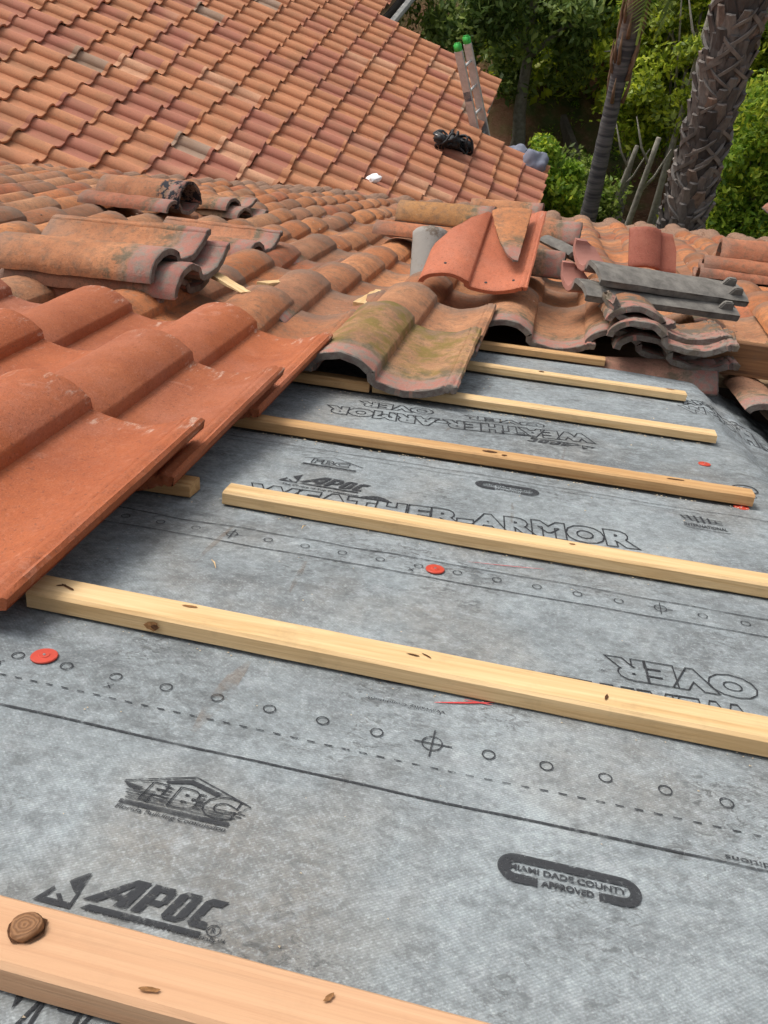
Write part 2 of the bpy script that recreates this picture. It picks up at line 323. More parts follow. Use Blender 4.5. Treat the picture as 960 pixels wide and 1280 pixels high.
# ------------------------------------------------------------------ S-shaped roof tile
TW, TL = .322, .46
def prof(u):
    if u < .155:
        t = (u-.0775)/.0775
        if t < 0: return .020+.046*max(0, 1-abs(t)**2.2)**.6
        return .020+.046*(1-.76*t**2.3) if t < .955 else .018
    if u < .30:
        s = (u-.155)/.145; return .017*(1-s)+.028*s-.016*math.sin(math.pi*s)
    return .030
US = [0, .003, .008, .016, .028, .042, .06, .0775, .095, .113, .127, .139, .147, .1505, .1528, .157, .172, .186, .2, .214, .228, .243, .258, .272, .284, .292, .296, .299, .303, .308, .313, .318, .322]
LIP = {.292: .0015, .296: -.001, .299: .0022, .303: .0005, .308: .0018, .313: -.0008, .318: .001, .322: 0}
def tile_mesh(name, mat, seed=0, rough=.0012, nv=14, th=.017, us=US, keep=None, y0=0., y1=TL, edge=.0025):
    """keep(y)->(u0,u1) lets a broken tile end along a jagged line"""
    P = [(u, prof(u)+LIP.get(u, 0)) for u in us]
    nrm = []
    for i in range(len(P)):
        a = P[max(i-1, 0)]; c_ = P[min(i+1, len(P)-1)]; d = Vector((c_[0]-a[0], c_[1]-a[1])).normalized(); nrm.append((-d.y, d.x))
    vs = [y0, y0+.004]+[y0+.004+(y1-y0-.008)*i/(nv-1) for i in range(1, nv-1)]+[y1-.004, y1]
    V = []; n = len(P); m = len(vs)
    for side in (0, 1):
        for j, v in enumerate(vs):
            lo, hi = keep(v) if keep else (0, TW)
            for i, (u, z) in enumerate(P):
                s = seed*7.7
                dz = rough*(ns(u*30+s, v*14, s)+.6*ns(u*90+s, v*60, s+3))
                uu = min(max(u, lo), hi); zz = z
                if uu != u: zz = prof(uu)
                e = edge*ns(u*60+s, s+2, j*.1) if j in (0, 1, m-1, m-2) else 0
                ee = edge*ns(v*50+s, s+5, i*.1) if i in (0, n-1) else 0
                rnd_ = .003 if j in (0, m-1) or i in (0, n-1) else 0     # eased arris
                zz -= rnd_ if side == 0 else 0
                if side: uu2 = uu-nrm[i][0]*th if uu == u else uu; zz2 = zz-nrm[i][1]*th
                else: uu2, zz2 = uu, zz
                V.append((uu2+ee, v+e, zz2+dz))
    F = []; o = n*m
    for j in range(m-1):
        for i in range(n-1):
            a = j*n+i; F.append((a, a+1, a+n+1, a+n)); F.append((o+a, o+a+n, o+a+n+1, o+a+1))
    for i in range(n-1):
        F.append((i, o+i, o+i+1, i+1)); a = (m-1)*n+i; F.append((a, a+1, o+a+1, o+a))
    for j in range(m-1):
        a = j*n; F.append((a, a+n, o+a+n, o+a)); a = j*n+n-1; F.append((a, o+a, o+a+n, a+n))
    me = bpy.data.meshes.new(name); me.from_pydata(V, [], F); me.update(); me.materials.append(mat)
    sm = [True]*(2*(m-1)*(n-1))+[False]*(len(F)-2*(m-1)*(n-1)); me.polygons.foreach_set('use_smooth', sm)
    me.set_sharp_from_angle(angle=R(48))
    return me
def put(name, me, M, col, label, cat='roof tile', group=None, parent=None):
    o = bpy.data.objects.new(name, me); COL.objects.link(o); o.matrix_world = M; o.color = (*col, 1)
    return tag(o, label, cat, group)
def barrel_mesh(name, mat, L=.42, r0=.105, r1=.09, th=.014, seed=0, arc=170):
    V = []; F = []; n = 22; m = 12
    for side in (0, 1):
        for j in range(m):
            v = j/(m-1); r = r0+(r1-r0)*v-side*th
            for i in range(n):
                a = R(90-arc/2+arc*i/(n-1))
                d = .0015*ns(i*.4+seed*3, j*.5, side*0)
                V.append((-math.cos(a)*(r+d), v*L+(.004*ns(i*.7+seed, 4) if j in (0, m-1) else 0), math.sin(a)*(r+d)-r0*math.cos(R(arc/2))))
    o = n*m
    for j in range(m-1):
        for i in range(n-1):
            a = j*n+i; F.append((a, a+1, a+n+1, a+n)); F.append((o+a, o+a+n, o+a+n+1, o+a+1))
    k = len(F)
    for i in range(n-1):
        F.append((i, o+i, o+i+1, i+1)); a = (m-1)*n+i; F.append((a, a+1, o+a+1, o+a))
    for j in range(m-1):
        a = j*n; F.append((a, a+n, o+a+n, o+a)); a = j*n+n-1; F.append((a, o+a, o+a+n, a+n))
    me = bpy.data.meshes.new(name); me.from_pydata(V, [], F); me.update(); me.materials.append(mat)
    me.polygons.foreach_set('use_smooth', [True]*k+[False]*(len(F)-k)); return me

# ------------------------------------------------------------------ HOUSE
house = empty('house', Matrix.Translation((-4, 10, 0)), 'house with terracotta tiled roof slopes meeting in a valley', 'house')
HI = house.matrix_world.inverted()
def hpart(name, V, F, mat, M=Matrix(), smooth=False):
    return mesh(name, V, F, mat, house, HI @ M, smooth)
# near deck boards (plywood) clipped at the valley, the right edge and the eave
def dy(yw): return (yw+.17)/cs
EDGE = .415
EAVE = 9.3
xs_right = 3.8
pts = [(-7.5, -1.2), (EDGE-.06, -1.2), (EDGE-.06, 2.42), (xs_right, 2.42), (xs_right, EAVE), (-1.9, EAVE), (-7.5, dy(VAL-7.5-.1))]
Vd = [(x, y, -.004) for x, y in pts]+[(x, y, -.03) for x, y in pts]; k = len(pts)
hpart('roof_deck', Vd, [tuple(range(k)), tuple(range(2*k-1, k-1, -1))]+[(i, i+k, (i+1)%k+k, (i+1)%k) for i in range(k)], M_PLY, DECK)
# lower slope falling away beyond the right edge
ang = R(25)
Vl = []
for (y) in (-1.2, 2.42):
    Vl += [(EDGE-.05, y, -.05), (EDGE-.05+2.2*math.cos(ang), y, -.05-2.2*math.sin(ang))]
hpart('side_slope', Vl, [(0, 1, 3, 2)], M_PLY, DECK)
bm = bmesh.new(); box(bm, EDGE-.05, xs_right, 2.46, 2.50, -1.6, -.032)
frombm('roof_step_board', bm, M_FASC, house, HI @ DECK)
# far tiled slope
def far_tiles():
    uf = [0, .008, .028, .06, .095, .127, .150, .156, .2, .23, .26, .29, .31]
    V = []; F = []
    # FAR local: x = -Yworld, y = downslope, z = off the slope
    for j in range(0, 40):
        yl = -8.6+j*.345
        xw = yl*cs+FARD*(-sn)   # approximate world x of this course (origin offset)
        for i in range(-62, -14):
            xl = i*.31
            ctr = FAR @ Vector((xl+.15, yl+.17, 0))
            X, Y = ctr.x, ctr.y
            if Y < X+VAL-.42: continue
            if Y > 13.95 and X > -3.15: continue
            if X > -1.45 and Y > 11.65: continue
            if X > -.25 or Y > 19: continue
            base = len(V); nu = len(uf)
            jz = random.uniform(-.007, .007); jy = random.gauss(0, .008); tw = random.uniform(-.010, .010); jy += .03*(random.random() < .03)
            rows = ((-.02, .0), (.12, .012), (.25, .023), (.352, .033), (.356, .030), (.354, .012))
            for (dyy, dz) in rows:
                for u in uf:
                    p = prof(min(u, .305))
                    hump = 1.08*p
                    zz = hump+dz+jz
                    if (dyy, dz) == rows[-1]: zz = hump+dz+jz
                    V.append((xl+u, yl+dyy+jy+tw*(u-.15)/.15, zz))
            for a in range(len(rows)-1):
                for q in range(nu-1):
                    s = base+a*nu+q; F.append((s, s+1, s+nu+1, s+nu))
    return V, F
V, F = far_tiles()
ft = hpart('tiled_roof_slope', V, F, M_FART, FAR)
me = ft.data
nq = 12*5; me.set_sharp_from_angle(angle=R(50))
me.polygons.foreach_set('use_smooth', [(i % nq) < 12*3 for i in range(len(me.polygons))])
# solid under the far tiles
def W2(x, y): # world point on the far plane
    return (x, y, CAMZ-FARD/cs-math.tan(SL)*x)
def slab(poly, t=.12, off=-.02):
    a = [Vector(W2(x, y))+Vector((0, 0, off)) for x, y in poly]; c_ = [p-Vector((0, 0, t)) for p in a]; k = len(a)
    return a+c_, [tuple(range(k)), tuple(range(2*k-1, k-1, -1))]+[(i, i+k, (i+1)%k+k, (i+1)%k) for i in range(k)]
poly = [(-11, 0.2), (-.36, 10.4), (-.36, 11.62), (-1.5, 11.66), (-1.5, 13.9), (-3.2, 13.94), (-3.2, 19), (-11, 19)]
V, F = slab(poly); hpart('roof_sheathing', V, F, M_PLY)
def wall_strip(p, q, ztop, zb, name, mat, th=.2):
    d = (Vector(q)-Vector(p)); nn = Vector((-d.y, d.x)).normalized()*th
    P = [Vector(p), Vector(q), Vector(q)+nn, Vector(p)+nn]
    V = [(a.x, a.y, zb) for a in P]+[(a.x, a.y, z) for a, z in zip(P, (ztop[0], ztop[1], ztop[1], ztop[0]))]
    return hpart(name, V, [(0,3,2,1),(4,5,6,7),(0,1,5,4),(1,2,6,5),(2,3,7,6),(3,0,4,7)], mat)
def zf(x): return CAMZ-FARD/cs-math.tan(SL)*x
wall_strip((-.9, 9.6), (-.9, 11.2), (zf(-.9)-.15,)*2, 0, 'wall', M_WALL)
wall_strip((-.9, 11.2), (-2.0, 11.2), (zf(-.9)-.15, zf(-2)-.2), 0, 'wall', M_WALL)
wall_strip((-2.0, 11.4), (-2.0, 13.5), (zf(-2)-.15,)*2, 0, 'wall', M_WALL)
wall_strip((-2.0, 13.5), (-3.8, 13.5), (zf(-2)-.15, zf(-3.8)-.2), 0, 'wall', M_WALL)
wall_strip((-3.8, 13.5), (-3.8, 18.6), (zf(-3.8)-.15,)*2, 0, 'wall', M_WALL)
zd = (DECK @ Vector((0, EAVE, 0))).z; yd = (DECK @ Vector((0, EAVE, 0))).y
wall_strip((-.9, yd-.5), (3.4, yd-.5), (zd-.05,)*2, 0, 'wall', M_WALL)
wall_strip((3.4, yd-.5), (3.4, 0), (zd-.05, zd-.05), 0, 'wall', M_WALL)
# fascias and gutters
def fascia(p, q, mat, name, h=.16, t=.03):
    p = Vector(p); q = Vector(q); d = q-p; nn = Vector((-d.y, d.x, 0)).normalized()*t
    V = [p, q, q+nn, p+nn]; V = [v-Vector((0, 0, h)) for v in V]+V
    return hpart(name, V, [(0,3,2,1),(4,5,6,7),(0,1,5,4),(1,2,6,5),(2,3,7,6),(3,0,4,7)], mat)
def f3(x, y, dz=-.03): return (x, y, zf(x)+dz)
fascia(f3(-.33, 10.3), f3(-.33, 11.6), M_FASC, 'fascia')
fascia(f3(-1.47, 11.66), f3(-1.47, 13.92), M_FASC, 'fascia')
fascia(f3(-3.17, 13.96), f3(-3.17, 19), M_FASC, 'fascia', .22)
fascia(f3(-.33, 11.65), f3(-1.5, 11.65), M_FASC, 'rake_board')
fascia(f3(-1.47, 13.97), f3(-3.2, 13.97), M_FASC, 'rake_board')
bm = bmesh.new(); tube(bm, [f3(-1.36, 11.75, -.12), f3(-1.36, 13.98, -.12)], .055, 8)
frombm('gutter', bm, M_GUT, house, HI)
bm = bmesh.new(); tube(bm, [f3(-3.06, 14.0, -.08), f3(-3.06, 18.9, -.08)], .06, 8)
frombm('gutter', bm, M_GUT, house, HI)

# ------------------------------------------------------------------ underlayment
def hz(x, y):
    """deck-local height of the sheet, with the roll-over at the right edge"""
    e = EDGE+.012*math.sin(y*5.3)+.008*math.sin(y*13)
    z = .0026*ns(x*3.5, y*8)+.0012*ns(x*7+3, y*24)+.0006*abs(ns(x*9+8, y*45))
    k = max(0, (x-.30)/.12)
    z += .006*min(k, 1)*(ns(x*9+5, y*14)+.7*ns(x*25, y*40, 4))*(.4+.6*min(1, max(0, (y-1.2)/.8)))
    if x > e-.03:
        d = x-(e-.03); z -= d*d/.13 if d < .06 else .0277+(d-.06)*.46
        z += .012*min(1, d/.08)*(ns(x*14, y*7, 9)+.5*ns(x*40, y*16, 2))
    return z
und = empty('roof_underlayment', DECK @ Matrix.Translation((0, 1, 0)), 'grey printed roofing underlayment sheet covering the stripped roof deck', 'underlayment')
UI = Matrix.Translation((0, -1, 0))
def sheet(name, x0, x1, y0, y1, lift, nx, ny, wob=True):
    V = []; F = []
    for j in range(ny+1):
        for i in range(nx+1):
            x = x0+(x1-x0)*i/nx; y = y0+(y1-y0)*j/ny
            if wob and j == ny: y += .003*ns(x*5, 1)
            V.append((x, y, hz(x, y)+lift))
    for j in range(ny):
        for i in range(nx): a = j*(nx+1)+i; F.append((a, a+1, a+nx+2, a+nx+1))
    o = mesh(name, V, F, M_UND, und, UI, True); return o
sheet('sheet_course', -1.3, 1.0, -.25, .630, .0075, 180, 60)
sheet('sheet_course', -1.3, 1.0, .55, 1.331, .0050, 200, 70)
sheet('sheet_course', -1.3, 1.0, 1.25, 2.40, .0025, 240, 130)
def lift(y): return .0075 if y < .63 else (.0050 if y < 1.331 else .0025)
INKZ = .0011
def drape(V): return [(x, y, hz(x, y)+lift(y)+INKZ+z) for x, y, z in V]
def ink(name, V, F, mat=None, dz=0): return mesh(name, [(x, y, z+dz) for x, y, z in drape(V)], F, mat or M_INK, und, UI)
def line(p, q, w=.0016, n=None, name='printed_line', mat=None, wob=0, dz=0, taper=False):
    p = Vector(p); q = Vector(q); L = (q-p).length; n = n or max(2, int(L/.012)); d = (q-p)/L; nn = Vector((-d.y, d.x))
    V = []; F = []
    for i in range(n+1):
        c_ = p+d*L*i/n+nn*(wob*ns(i*.25*L/n*60, p.y*9)); ww = w*(1-abs(2*i/n-1)**2*.8) if taper else w
        for s in (-.5, .5): V.append((c_.x+nn.x*s*ww, c_.y+nn.y*s*ww, 0))
    for i in range(n): F.append((2*i, 2*i+2, 2*i+3, 2*i+1))
    return ink(name, V, F, mat, dz)
def ring(cx, cy, r=.0065, w=.0014, name='printed_circle', cross=False):
    V = []; F = []; n = 28
    for i in range(n):
        a = 2*math.pi*i/n
        for s in (r-w/2, r+w/2): V.append((cx+math.cos(a)*s, cy+math.sin(a)*s, 0))
    for i in range(n): j = (i+1) % n; F.append((2*i, 2*j, 2*j+1, 2*i+1))
    if cross:
        for (dx, dy_) in ((1, 0), (0, 1)):
            b0 = len(V); L = r*2; hw = w/2
            V += [(cx-dx*L-dy_*hw, cy-dy_*L-dx*hw, 0), (cx+dx*L-dy_*hw, cy+dy_*L-dx*hw, 0), (cx+dx*L+dy_*hw, cy+dy_*L+dx*hw, 0), (cx-dx*L+dy_*hw, cy-dy_*L+dx*hw, 0)]
            F.append((b0, b0+1, b0+2, b0+3))
    return ink(name, V, F)
def text(s, x, y, w, h, rot=0, outline=0, shear=0, bold=.0, name='printed_lettering', shrink=None, slant=0, condensed=None):
    """lettering w wide and h tall whose baseline starts at (x, y) on the sheet"""
    cu = bpy.data.curves.new('t', 'FONT'); cu.body = s; cu.size = 1; cu.shear = shear; cu.offset = bold*(1.5 if outline else 1); cu.space_character = 1.09 if outline else 1; cu.resolution_u = 3
    if outline: cu.fill_mode = 'NONE'; cu.bevel_depth = 1; cu.bevel_resolution = 0
    to = bpy.data.objects.new('t', cu); COL.objects.link(to)
    if outline:
        cu.bevel_depth = 0.001
    dg = bpy.context.evaluated_depsgraph_get(); dg.update()
    me = to.evaluated_get(dg).to_mesh(); P = np.array([v.co[:] for v in me.vertices]); 
    x0, x1, y0, y1 = P[:, 0].min(), P[:, 0].max(), P[:, 1].min(), P[:, 1].max(); y0 = max(y0, -.03) if y0 > -.1 else y0
    sx = w/(x1-x0); sy = h/(y1-y0)
    if outline:
        to.evaluated_get(dg).to_mesh_clear()
        cu.bevel_depth = outline/2/((sx+sy)/2); dg.update(); me = to.evaluated_get(dg).to_mesh(); P = np.array([v.co[:] for v in me.vertices])
    V = np.zeros_like(P); V[:, 0] = (P[:, 0]-x0)*sx; V[:, 1] = (P[:, 1]-y0)*sy; V[:, 2] = P[:, 2]*.0 if not outline else P[:, 2]/(max(1e-6, abs(P[:, 2]).max()))*.0003
    F = [tuple(p.vertices) for p in me.polygons]
    to.evaluated_get(dg).to_mesh_clear(); bpy.data.objects.remove(to); bpy.data.curves.remove(cu)
    ca, sa = math.cos(R(rot)), math.sin(R(rot))
    V = [(x+a*ca-c_*sa, y+a*sa+c_*ca+slant*a, z) for a, c_, z in V]
    return ink(name, V, F)
def polyink(pts, name='printed_emblem'):
    return ink(name, [(x, y, 0) for x, y in pts], [tuple(range(len(pts)))])
def quadstrip(A, B_, name='printed_emblem'):
    n = len(A); V = [(x, y, 0) for x, y in A]+[(x, y, 0) for x, y in B_]
    return ink(name, V, [(i, i+1, n+i+1, n+i) for i in range(n-1)])
# ------------------------------------------------------------------ printing on the underlayment
# first lap line, dashes and nail circles of the nearest course
line((-1.2, .523), (.62, .523), .0022, wob=.0006)
for i in range(-40, 42):
    x = .012+i*.0148
    if -.62 < x < .56: line((x, .5605), (x+.0068, .5605), .0014, 2, 'printed_dash')
for i in range(-12, 12):
    x = -.0350+i*.0480
    if i == -8: pass
    ring(x, .591, .0052 if i else .0085, .0013, cross=(i == 0))
for x in (-.322, -.428, .46):
    line((x-.003, .573), (x+.003, .580), .0013, 2); line((x-.003, .580), (x+.003, .573), .0013, 2)
# second course: two lines with circles between
line((-1.2, .944), (.62, .944), .0016, wob=.004); line((-1.2, .900), (.62, .900), .0016, wob=.002)
for i in range(-9, 11):
    x = -.054+i*.0478
    ring(x, .9235, .0052 if i not in (-6, 5) else .007, .0012, cross=(i in (-6, 5)))
line((-.112, .908), (-.106, .914), .0013, 2); line((-.112, .914), (-.106, .908), .0013, 2)
line((-1.0, 1.300), (.62, 1.285), .0014, wob=.003); line((-1.0, 1.2745), (.3, 1.2745), .0010, wob=.003)
# APOC with its bar and triangle
def slant_quad(x0, x1, y0, y1, k=.45): polyink([(x0, y0), (x1, y0), (x1+k*(y1-y0), y1), (x0+k*(y1-y0), y1)])
def letters_apoc(x, y, w, h, flip=1):
    """the heavy slanted word as cut shapes; flip=-1 turns it round"""
    def T(px, py): return (x+flip*(px*w+.30*py*h), y+flip*py*h)
    def q(*p): polyink([T(*a) for a in p], 'printed_lettering')
    # A
    q((-.10, 0), (.03, 0), (.20, .78), (.17, 1)); q((.17, 1), (.20, .78), (.30, .78), (.30, 1)); q((.18, 0), (.30, 0), (.30, .80), (.20, .80)); q((.09, .22), (.19, .22), (.19, .42), (.115, .42))
    # P
    q((.34, 0), (.43, 0), (.43, 1), (.34, 1)); q((.43, .78), (.545, .78), (.53, 1), (.43, 1)); q((.43, .32), (.53, .32), (.555, .52), (.43, .52)); q((.50, .50), (.565, .45), (.565, .90), (.50, .80))
    # O
    q((.60, .12), (.68, .12), (.68, .90), (.60, .88)); q((.60, .12), (.64, 0), (.76, 0), (.80, .2)); q((.60, .86), (.64, 1), (.78, 1), (.80, .80)); q((.72, .1), (.80, .12), (.80, .88), (.72, .9))
    # C
    q((.84, .12), (.92, .12), (.92, .9), (.84, .88)); q((.84, .12), (.88, 0), (1.03, 0), (1.0, .24), (.92, .24)); q((.84, .86), (.88, 1), (1.03, 1), (1.0, .77), (.92, .77))
    q((-.05, -.28), (1.02, -.28), (1.02, -.10), (0.0, -.10))
def emblem_tri(x, y, w, h, flip=1):
    def T(px, py): return (x+flip*px*w, y+flip*py*h)
    def q(*p): polyink([T(*a) for a in p])
    q((-.15, 0), (1, 0), (1, .16), (.15, .16)); q((-.15, 0), (.15, .16), (.28, .42), (.2, .5)); q((.5, .72), (.98, 1.12), (.98, .4), (.82, .45)); q((.9, 0), (1, 0), (1, .5), (.93, .5)); q((.38, .3), (.5, .34), (.74, .12), (.6, .1))
letters_apoc(-.219, .3635, .073, .0235); emblem_tri(-.2525, .3545, .0225, .0270)
ring(-.1385, .3640, .0042, .0008); text('R', -.1400, .3620, .003, .004, bold=.02)
text('The Choice of Top Professionals\u2122', -.222, .3545, .093, .0052, bold=.02)
# outline word under the nearest batten
text('WEATHER-ARMOR', -.262, .262, .40, .050, outline=.0026, shear=.0, bold=.05)
# FBC emblem
line((-.246, 0.4500), (-.162, 0.4500), .0045, 8, 'printed_emblem'); line((-.244, 0.4545), (-.165, 0.4545), .0012, 8); line((-.243, 0.4570), (-.160, 0.4570), .0010, 8); line((-.246, 0.4595), (-.156, 0.4595), .0010, 8); line((-.247, 0.4625), (-.154, 0.4625), .0009, 8)
polyink([(-.253, 0.4700), (-.236, 0.4680), (-.238, 0.4645), (-.246, 0.4645)]); polyink([(-.222, 0.4795), (-.204, 0.4860), (-.204, 0.4815), (-.222, 0.4765)]); polyink([(-.204, 0.4860), (-.178, 0.4785), (-.181, 0.4745), (-.204, 0.4815)])
line((-.252, 0.4705), (-.203, 0.4900), .0012, 8); line((-.203, 0.4900), (-.153, 0.4715), .0012, 8); line((-.240, 0.4730), (-.203, 0.4880), .0009, 8); line((-.153, 0.4715), (-.160, 0.4635), .0012, 4)
text('F', -.234, 0.4565, .016, .0185, shear=.15, bold=.05, outline=.0011); text('B', -.212, 0.4565, .020, .0195, shear=.1, bold=.05, outline=.0011); text('C', -.187, 0.4545, .026, .0215, shear=.1, bold=.05, outline=.0011)
polyink([(-.192, 0.4635), (-.188, 0.4635), (-.188, 0.4675), (-.192, 0.4675)])
for k_ in range(5):
    for (xa_, xb_) in ((-.221, -.214), (-.194, -.188)): line((xa_, .4585+.0036*k_), (xb_, .4585+.0036*k_), .0016, 2)
for k_ in range(6): line((-.245+.003*k_, 0.4655-.0022*k_+.0), (-.225, 0.4655-.0022*k_), .0008, 3)
text('Florida Building Commission', -.246, 0.4410, .084, .0058, bold=.015, shear=.1)
# MIAMI DADE COUNTY APPROVED pill
def pill(x0, x1, yc, R1, R2, gap0, gap1, flip=1):
    A = []; B_ = []
    xa, xb = x0+R1, x1-R1
    def P_(x, y): return (x, yc+y)
    path = [(gap0, -1)]+[(xa+(gap0-xa)*(1-i/3), -1) for i in range(1, 4)]+[('L', a) for a in np.linspace(-90, -270, 15)]+[(xa+(xb-xa)*i/12, 1) for i in range(13)]+[('R', a) for a in np.linspace(90, -90, 15)]+[(xb+(gap1-xb)*i/3, -1) for i in range(4)]
    for p in path:
        if p[0] == 'L': a = R(p[1]); A.append((xa+math.cos(a)*R1, yc+math.sin(a)*R1)); B_.append((xa+math.cos(a)*R2, yc+math.sin(a)*R2))
        elif p[0] == 'R': a = R(p[1]); A.append((xb+math.cos(a)*R1, yc+math.sin(a)*R1)); B_.append((xb+math.cos(a)*R2, yc+math.sin(a)*R2))
        else: A.append((p[0], yc+p[1]*R1)); B_.append((p[0], yc+p[1]*R2))
    quadstrip(A, B_)
pill(.0295, .1295, .4715, .0135, .0055, .058, .100)
text('MIAMI DADE COUNTY', .0375, .4690, .082, .0055, bold=.03); text('APPROVED', .0605, .4595, .036, .0058, bold=.04)
# flipped OVER and the row hidden by the batten
text('OVER', .2660, .8060, .150, .044, rot=183, outline=.0016, bold=.06, slant=0)
text('WEATHER-ARMOR', .2560, .7480, .40, .058, rot=183, outline=.0018, bold=.06)
text('W/', .118, .768, .008, .004, rot=180)
text('Conditions', .2480, .5320, .054, .0062, rot=180, bold=.02)
text('Warranty Conditions', -.030, .6425, .072, .0045, rot=180, bold=.01); text('Exposure', -.034, .6385, .03, .003, rot=180)
# middle course, upright
letters_apoc(-.310, 1.137, .084, .032); emblem_tri(-.3435, 1.128, .024, .034)
text('The Choice of Top Professionals', -.338, 1.111, .116, .0095, bold=.03)
text('WEATHER-ARMOR', -.372, 1.046, .550, .052, rot=5.5, outline=.0022, bold=.05)
A = [(-.222+.052*i/10, 1.113+.016*math.sin(math.pi*i/10)) for i in range(11)]; B_ = [(-.222+.052*i/10, 1.113) for i in range(11)]
quadstrip(A, B_)
line((-.336, 1.218), (-.250, 1.218), .005, 8, 'printed_emblem'); text('FBC', -.325, 1.226, .06, .020, outline=.0014, bold=.03); line((-.34, 1.242), (-.295, 1.262), .0018, 6); line((-.295, 1.262), (-.242, 1.236), .0018, 6)
text('Florida Building Commission', -.336, 1.206, .088, .008)
pill(-.066, .034, 1.250, .0165, .0065, -.034, .006)
text('MIAMI DADE COUNTY', -.056, 1.247, .080, .007, bold=.03); text('APPROVED', -.033, 1.236, .038, .007, bold=.03)
for k_ in range(6): line((.252+.009*k_, 1.232+.008*abs(k_-2.5)*.5), (.246+.010*k_, 1.262-.003*abs(k_-2.5)), .0034, 4, 'printed_emblem')
for k_ in range(3): line((.250, 1.240+.007*k_), (.306, 1.238+.007*k_), .0020, 8, 'printed_emblem')
text('INTERNATIONAL', .248, 1.216, .062, .011, bold=.03); line((.250, 1.210), (.312, 1.208), .0016, 8)
ring(.374, 1.436, .020, .0035, 'printed_emblem'); text('UL', .364, 1.427, .018, .018, bold=.05); text('LISTED', .362, 1.402, .026, .008, bold=.02)
# flipped block on the farther course
text('WEATHER-ARMOR', .122, 1.628, .515, .056, rot=187, outline=.0026, bold=.06)
text('OVER', -.190, 1.645, .150, .034, rot=187, outline=.0022, bold=.05)
text('OVER', .030, 1.660, .160, .026, rot=187, outline=.002, bold=.05)
letters_apoc(.095, 1.548, .085, .020, -1); emblem_tri(.125, 1.548, .022, .022, -1)
A = [(-.03+.05*i/10, 1.566-.008*math.sin(math.pi*i/10)) for i in range(11)]; B_ = [(-.03+.05*i/10, 1.566) for i in range(11)]
quadstrip(B_, A)
# outline word running over the rolled edge
text('WEATHER', .338, 1.935, .25, .060, rot=12, outline=.0022, bold=.05); text('ARMOR', .340, 2.010, .16, .040, rot=14, outline=.0030, bold=.05)
# chalk and rust
line((-.042, .651), (.012, .668), .0022, 12, 'red_chalk_mark', M_REDCH, .001, .0002, True); line((-.016, .664), (.010, .664), .0016, 10, 'red_chalk_mark', M_REDCH, .001, .0003, True)
line((-.045, .960), (.05, .978), .0012, 12, 'red_chalk_mark', M_REDCH, .002, .0002, True)
for (p, q, w_) in (((-.222, .66), (-.228, .54), .010), ((-.232, .90), (-.226, .80), .0035), ((.0, 1.11), (-.004, 1.19), .003), ((-.345, .95), (-.352, .83), .004), ((.07, 1.50), (.066, 1.44), .003), ((-.14, 1.57), (-.146, 1.51), .004)):
    line(p, q, w_*1.7, 22, 'rust_streak', M_RUST, .005, .0001, True)


# ------------------------------------------------------------------ battens
YB0 = .312
def batten(x0, x1, yc, w=.040, h=.019, mat=None, label='', z=0.008, rot=0, name='wooden_batten', seed=0, cat='batten', group='battens across the roof deck', bow=.003):
    n = max(4, int((x1-x0)/.03)); V = []; F = []
    L = x1-x0
    prof_ = [(-w/2+.0015, 0), (w/2-.0015, 0), (w/2, .0015), (w/2, h-.003), (w/2-.003, h), (-w/2+.003, h), (-w/2, h-.003), (-w/2, .0015)]
    k = len(prof_)
    for i in range(n+1):
        t = i/n; x = -L/2+L*t
        for q, (a, c_) in enumerate(prof_):
            V.append((x+(.002*ns(a*200, c_*200, seed) if i in (0, n) else 0), a+bow*math.sin(t*3+seed)+.0006*ns(x*20, q*3, seed), c_+.0005*ns(x*25, q*5, seed+9)))
    for i in range(n):
        for q in range(k): F.append((i*k+q, (i+1)*k+q, (i+1)*k+(q+1) % k, i*k+(q+1) % k))
    F.append(tuple(range(k))); F.append(tuple(n*k+q for q in range(k-1, -1, -1)))
    o = mesh(name, V, F, mat or M_BAT, None, DECK @ TR((x0+x1)/2, yc, z, 0, 0, rot))
    return tag(o, label, cat, group)
b0 = batten(-.75, .395, YB0, .044, .021, M_BAT3, 'pinkish wooden batten nearest the viewer, with a large round knot', z=.010, seed=1)
batten(-.462, .395, .688, .040, .019, M_BAT, 'long pale wooden batten starting under the lowest orange tile corner', seed=2)
batten(-.385, .390, 1.020, .036, .019, M_BAT, 'pale wooden batten laid across the outline lettering, left end in the open', seed=3)
batten(-.62, -.432, 1.02, .036, .019, M_BAT2, 'short stub of wooden batten poking out from under the orange tiles', seed=4)
batten(-.60, .366, 1.352, .036, .019, M_BAT2, 'tan wooden batten with a knot, its right end on a red cap', seed=5)
batten(-.75, -.333, 1.70, .040, .021, M_BAT2, 'short tan batten piece under the mossy tile head', seed=6)
batten(-.328, .362, 1.705, .038, .018, M_BAT, 'pale wooden batten running right from under the mossy tile', seed=7)
batten(-.35, .345, 2.035, .034, .018, M_BAT, 'thin pale batten farthest up with an open right end', seed=8)
batten(-.9, .17, 2.315, .038, .019, M_BAT2, 'half hidden batten carrying the heads of the old tiles', seed=9)
def mark(x, y, z, L, w, rot, bat, name='bark_check', col=None, front=False):
    V = [(0, 0, 0)]; n = 14
    for i in range(n):
        a = 2*math.pi*i/n; k_ = 1+.35*ns(i*1.3, x*40, y*40); V.append((math.cos(a)*L*k_, math.sin(a)*w*k_, 0))
    F = [(0, 1+i, 1+(i+1) % n) for i in range(n)]
    M = DECK @ TR(x, y, z, 78 if front else 0, 0, rot)
    mesh(name, V, F, col or M_DKW, bat, bat.matrix_world.inverted() @ M)
M_DKW = simple('dark_knot', (.085, .04, .02), .85, .1, var=.5, sc=400); M_MIDW = simple('brown_knot', (.24, .12, .05), .85, .1, var=.4, sc=300)
B_ = {o.name: o for o in SC.objects}
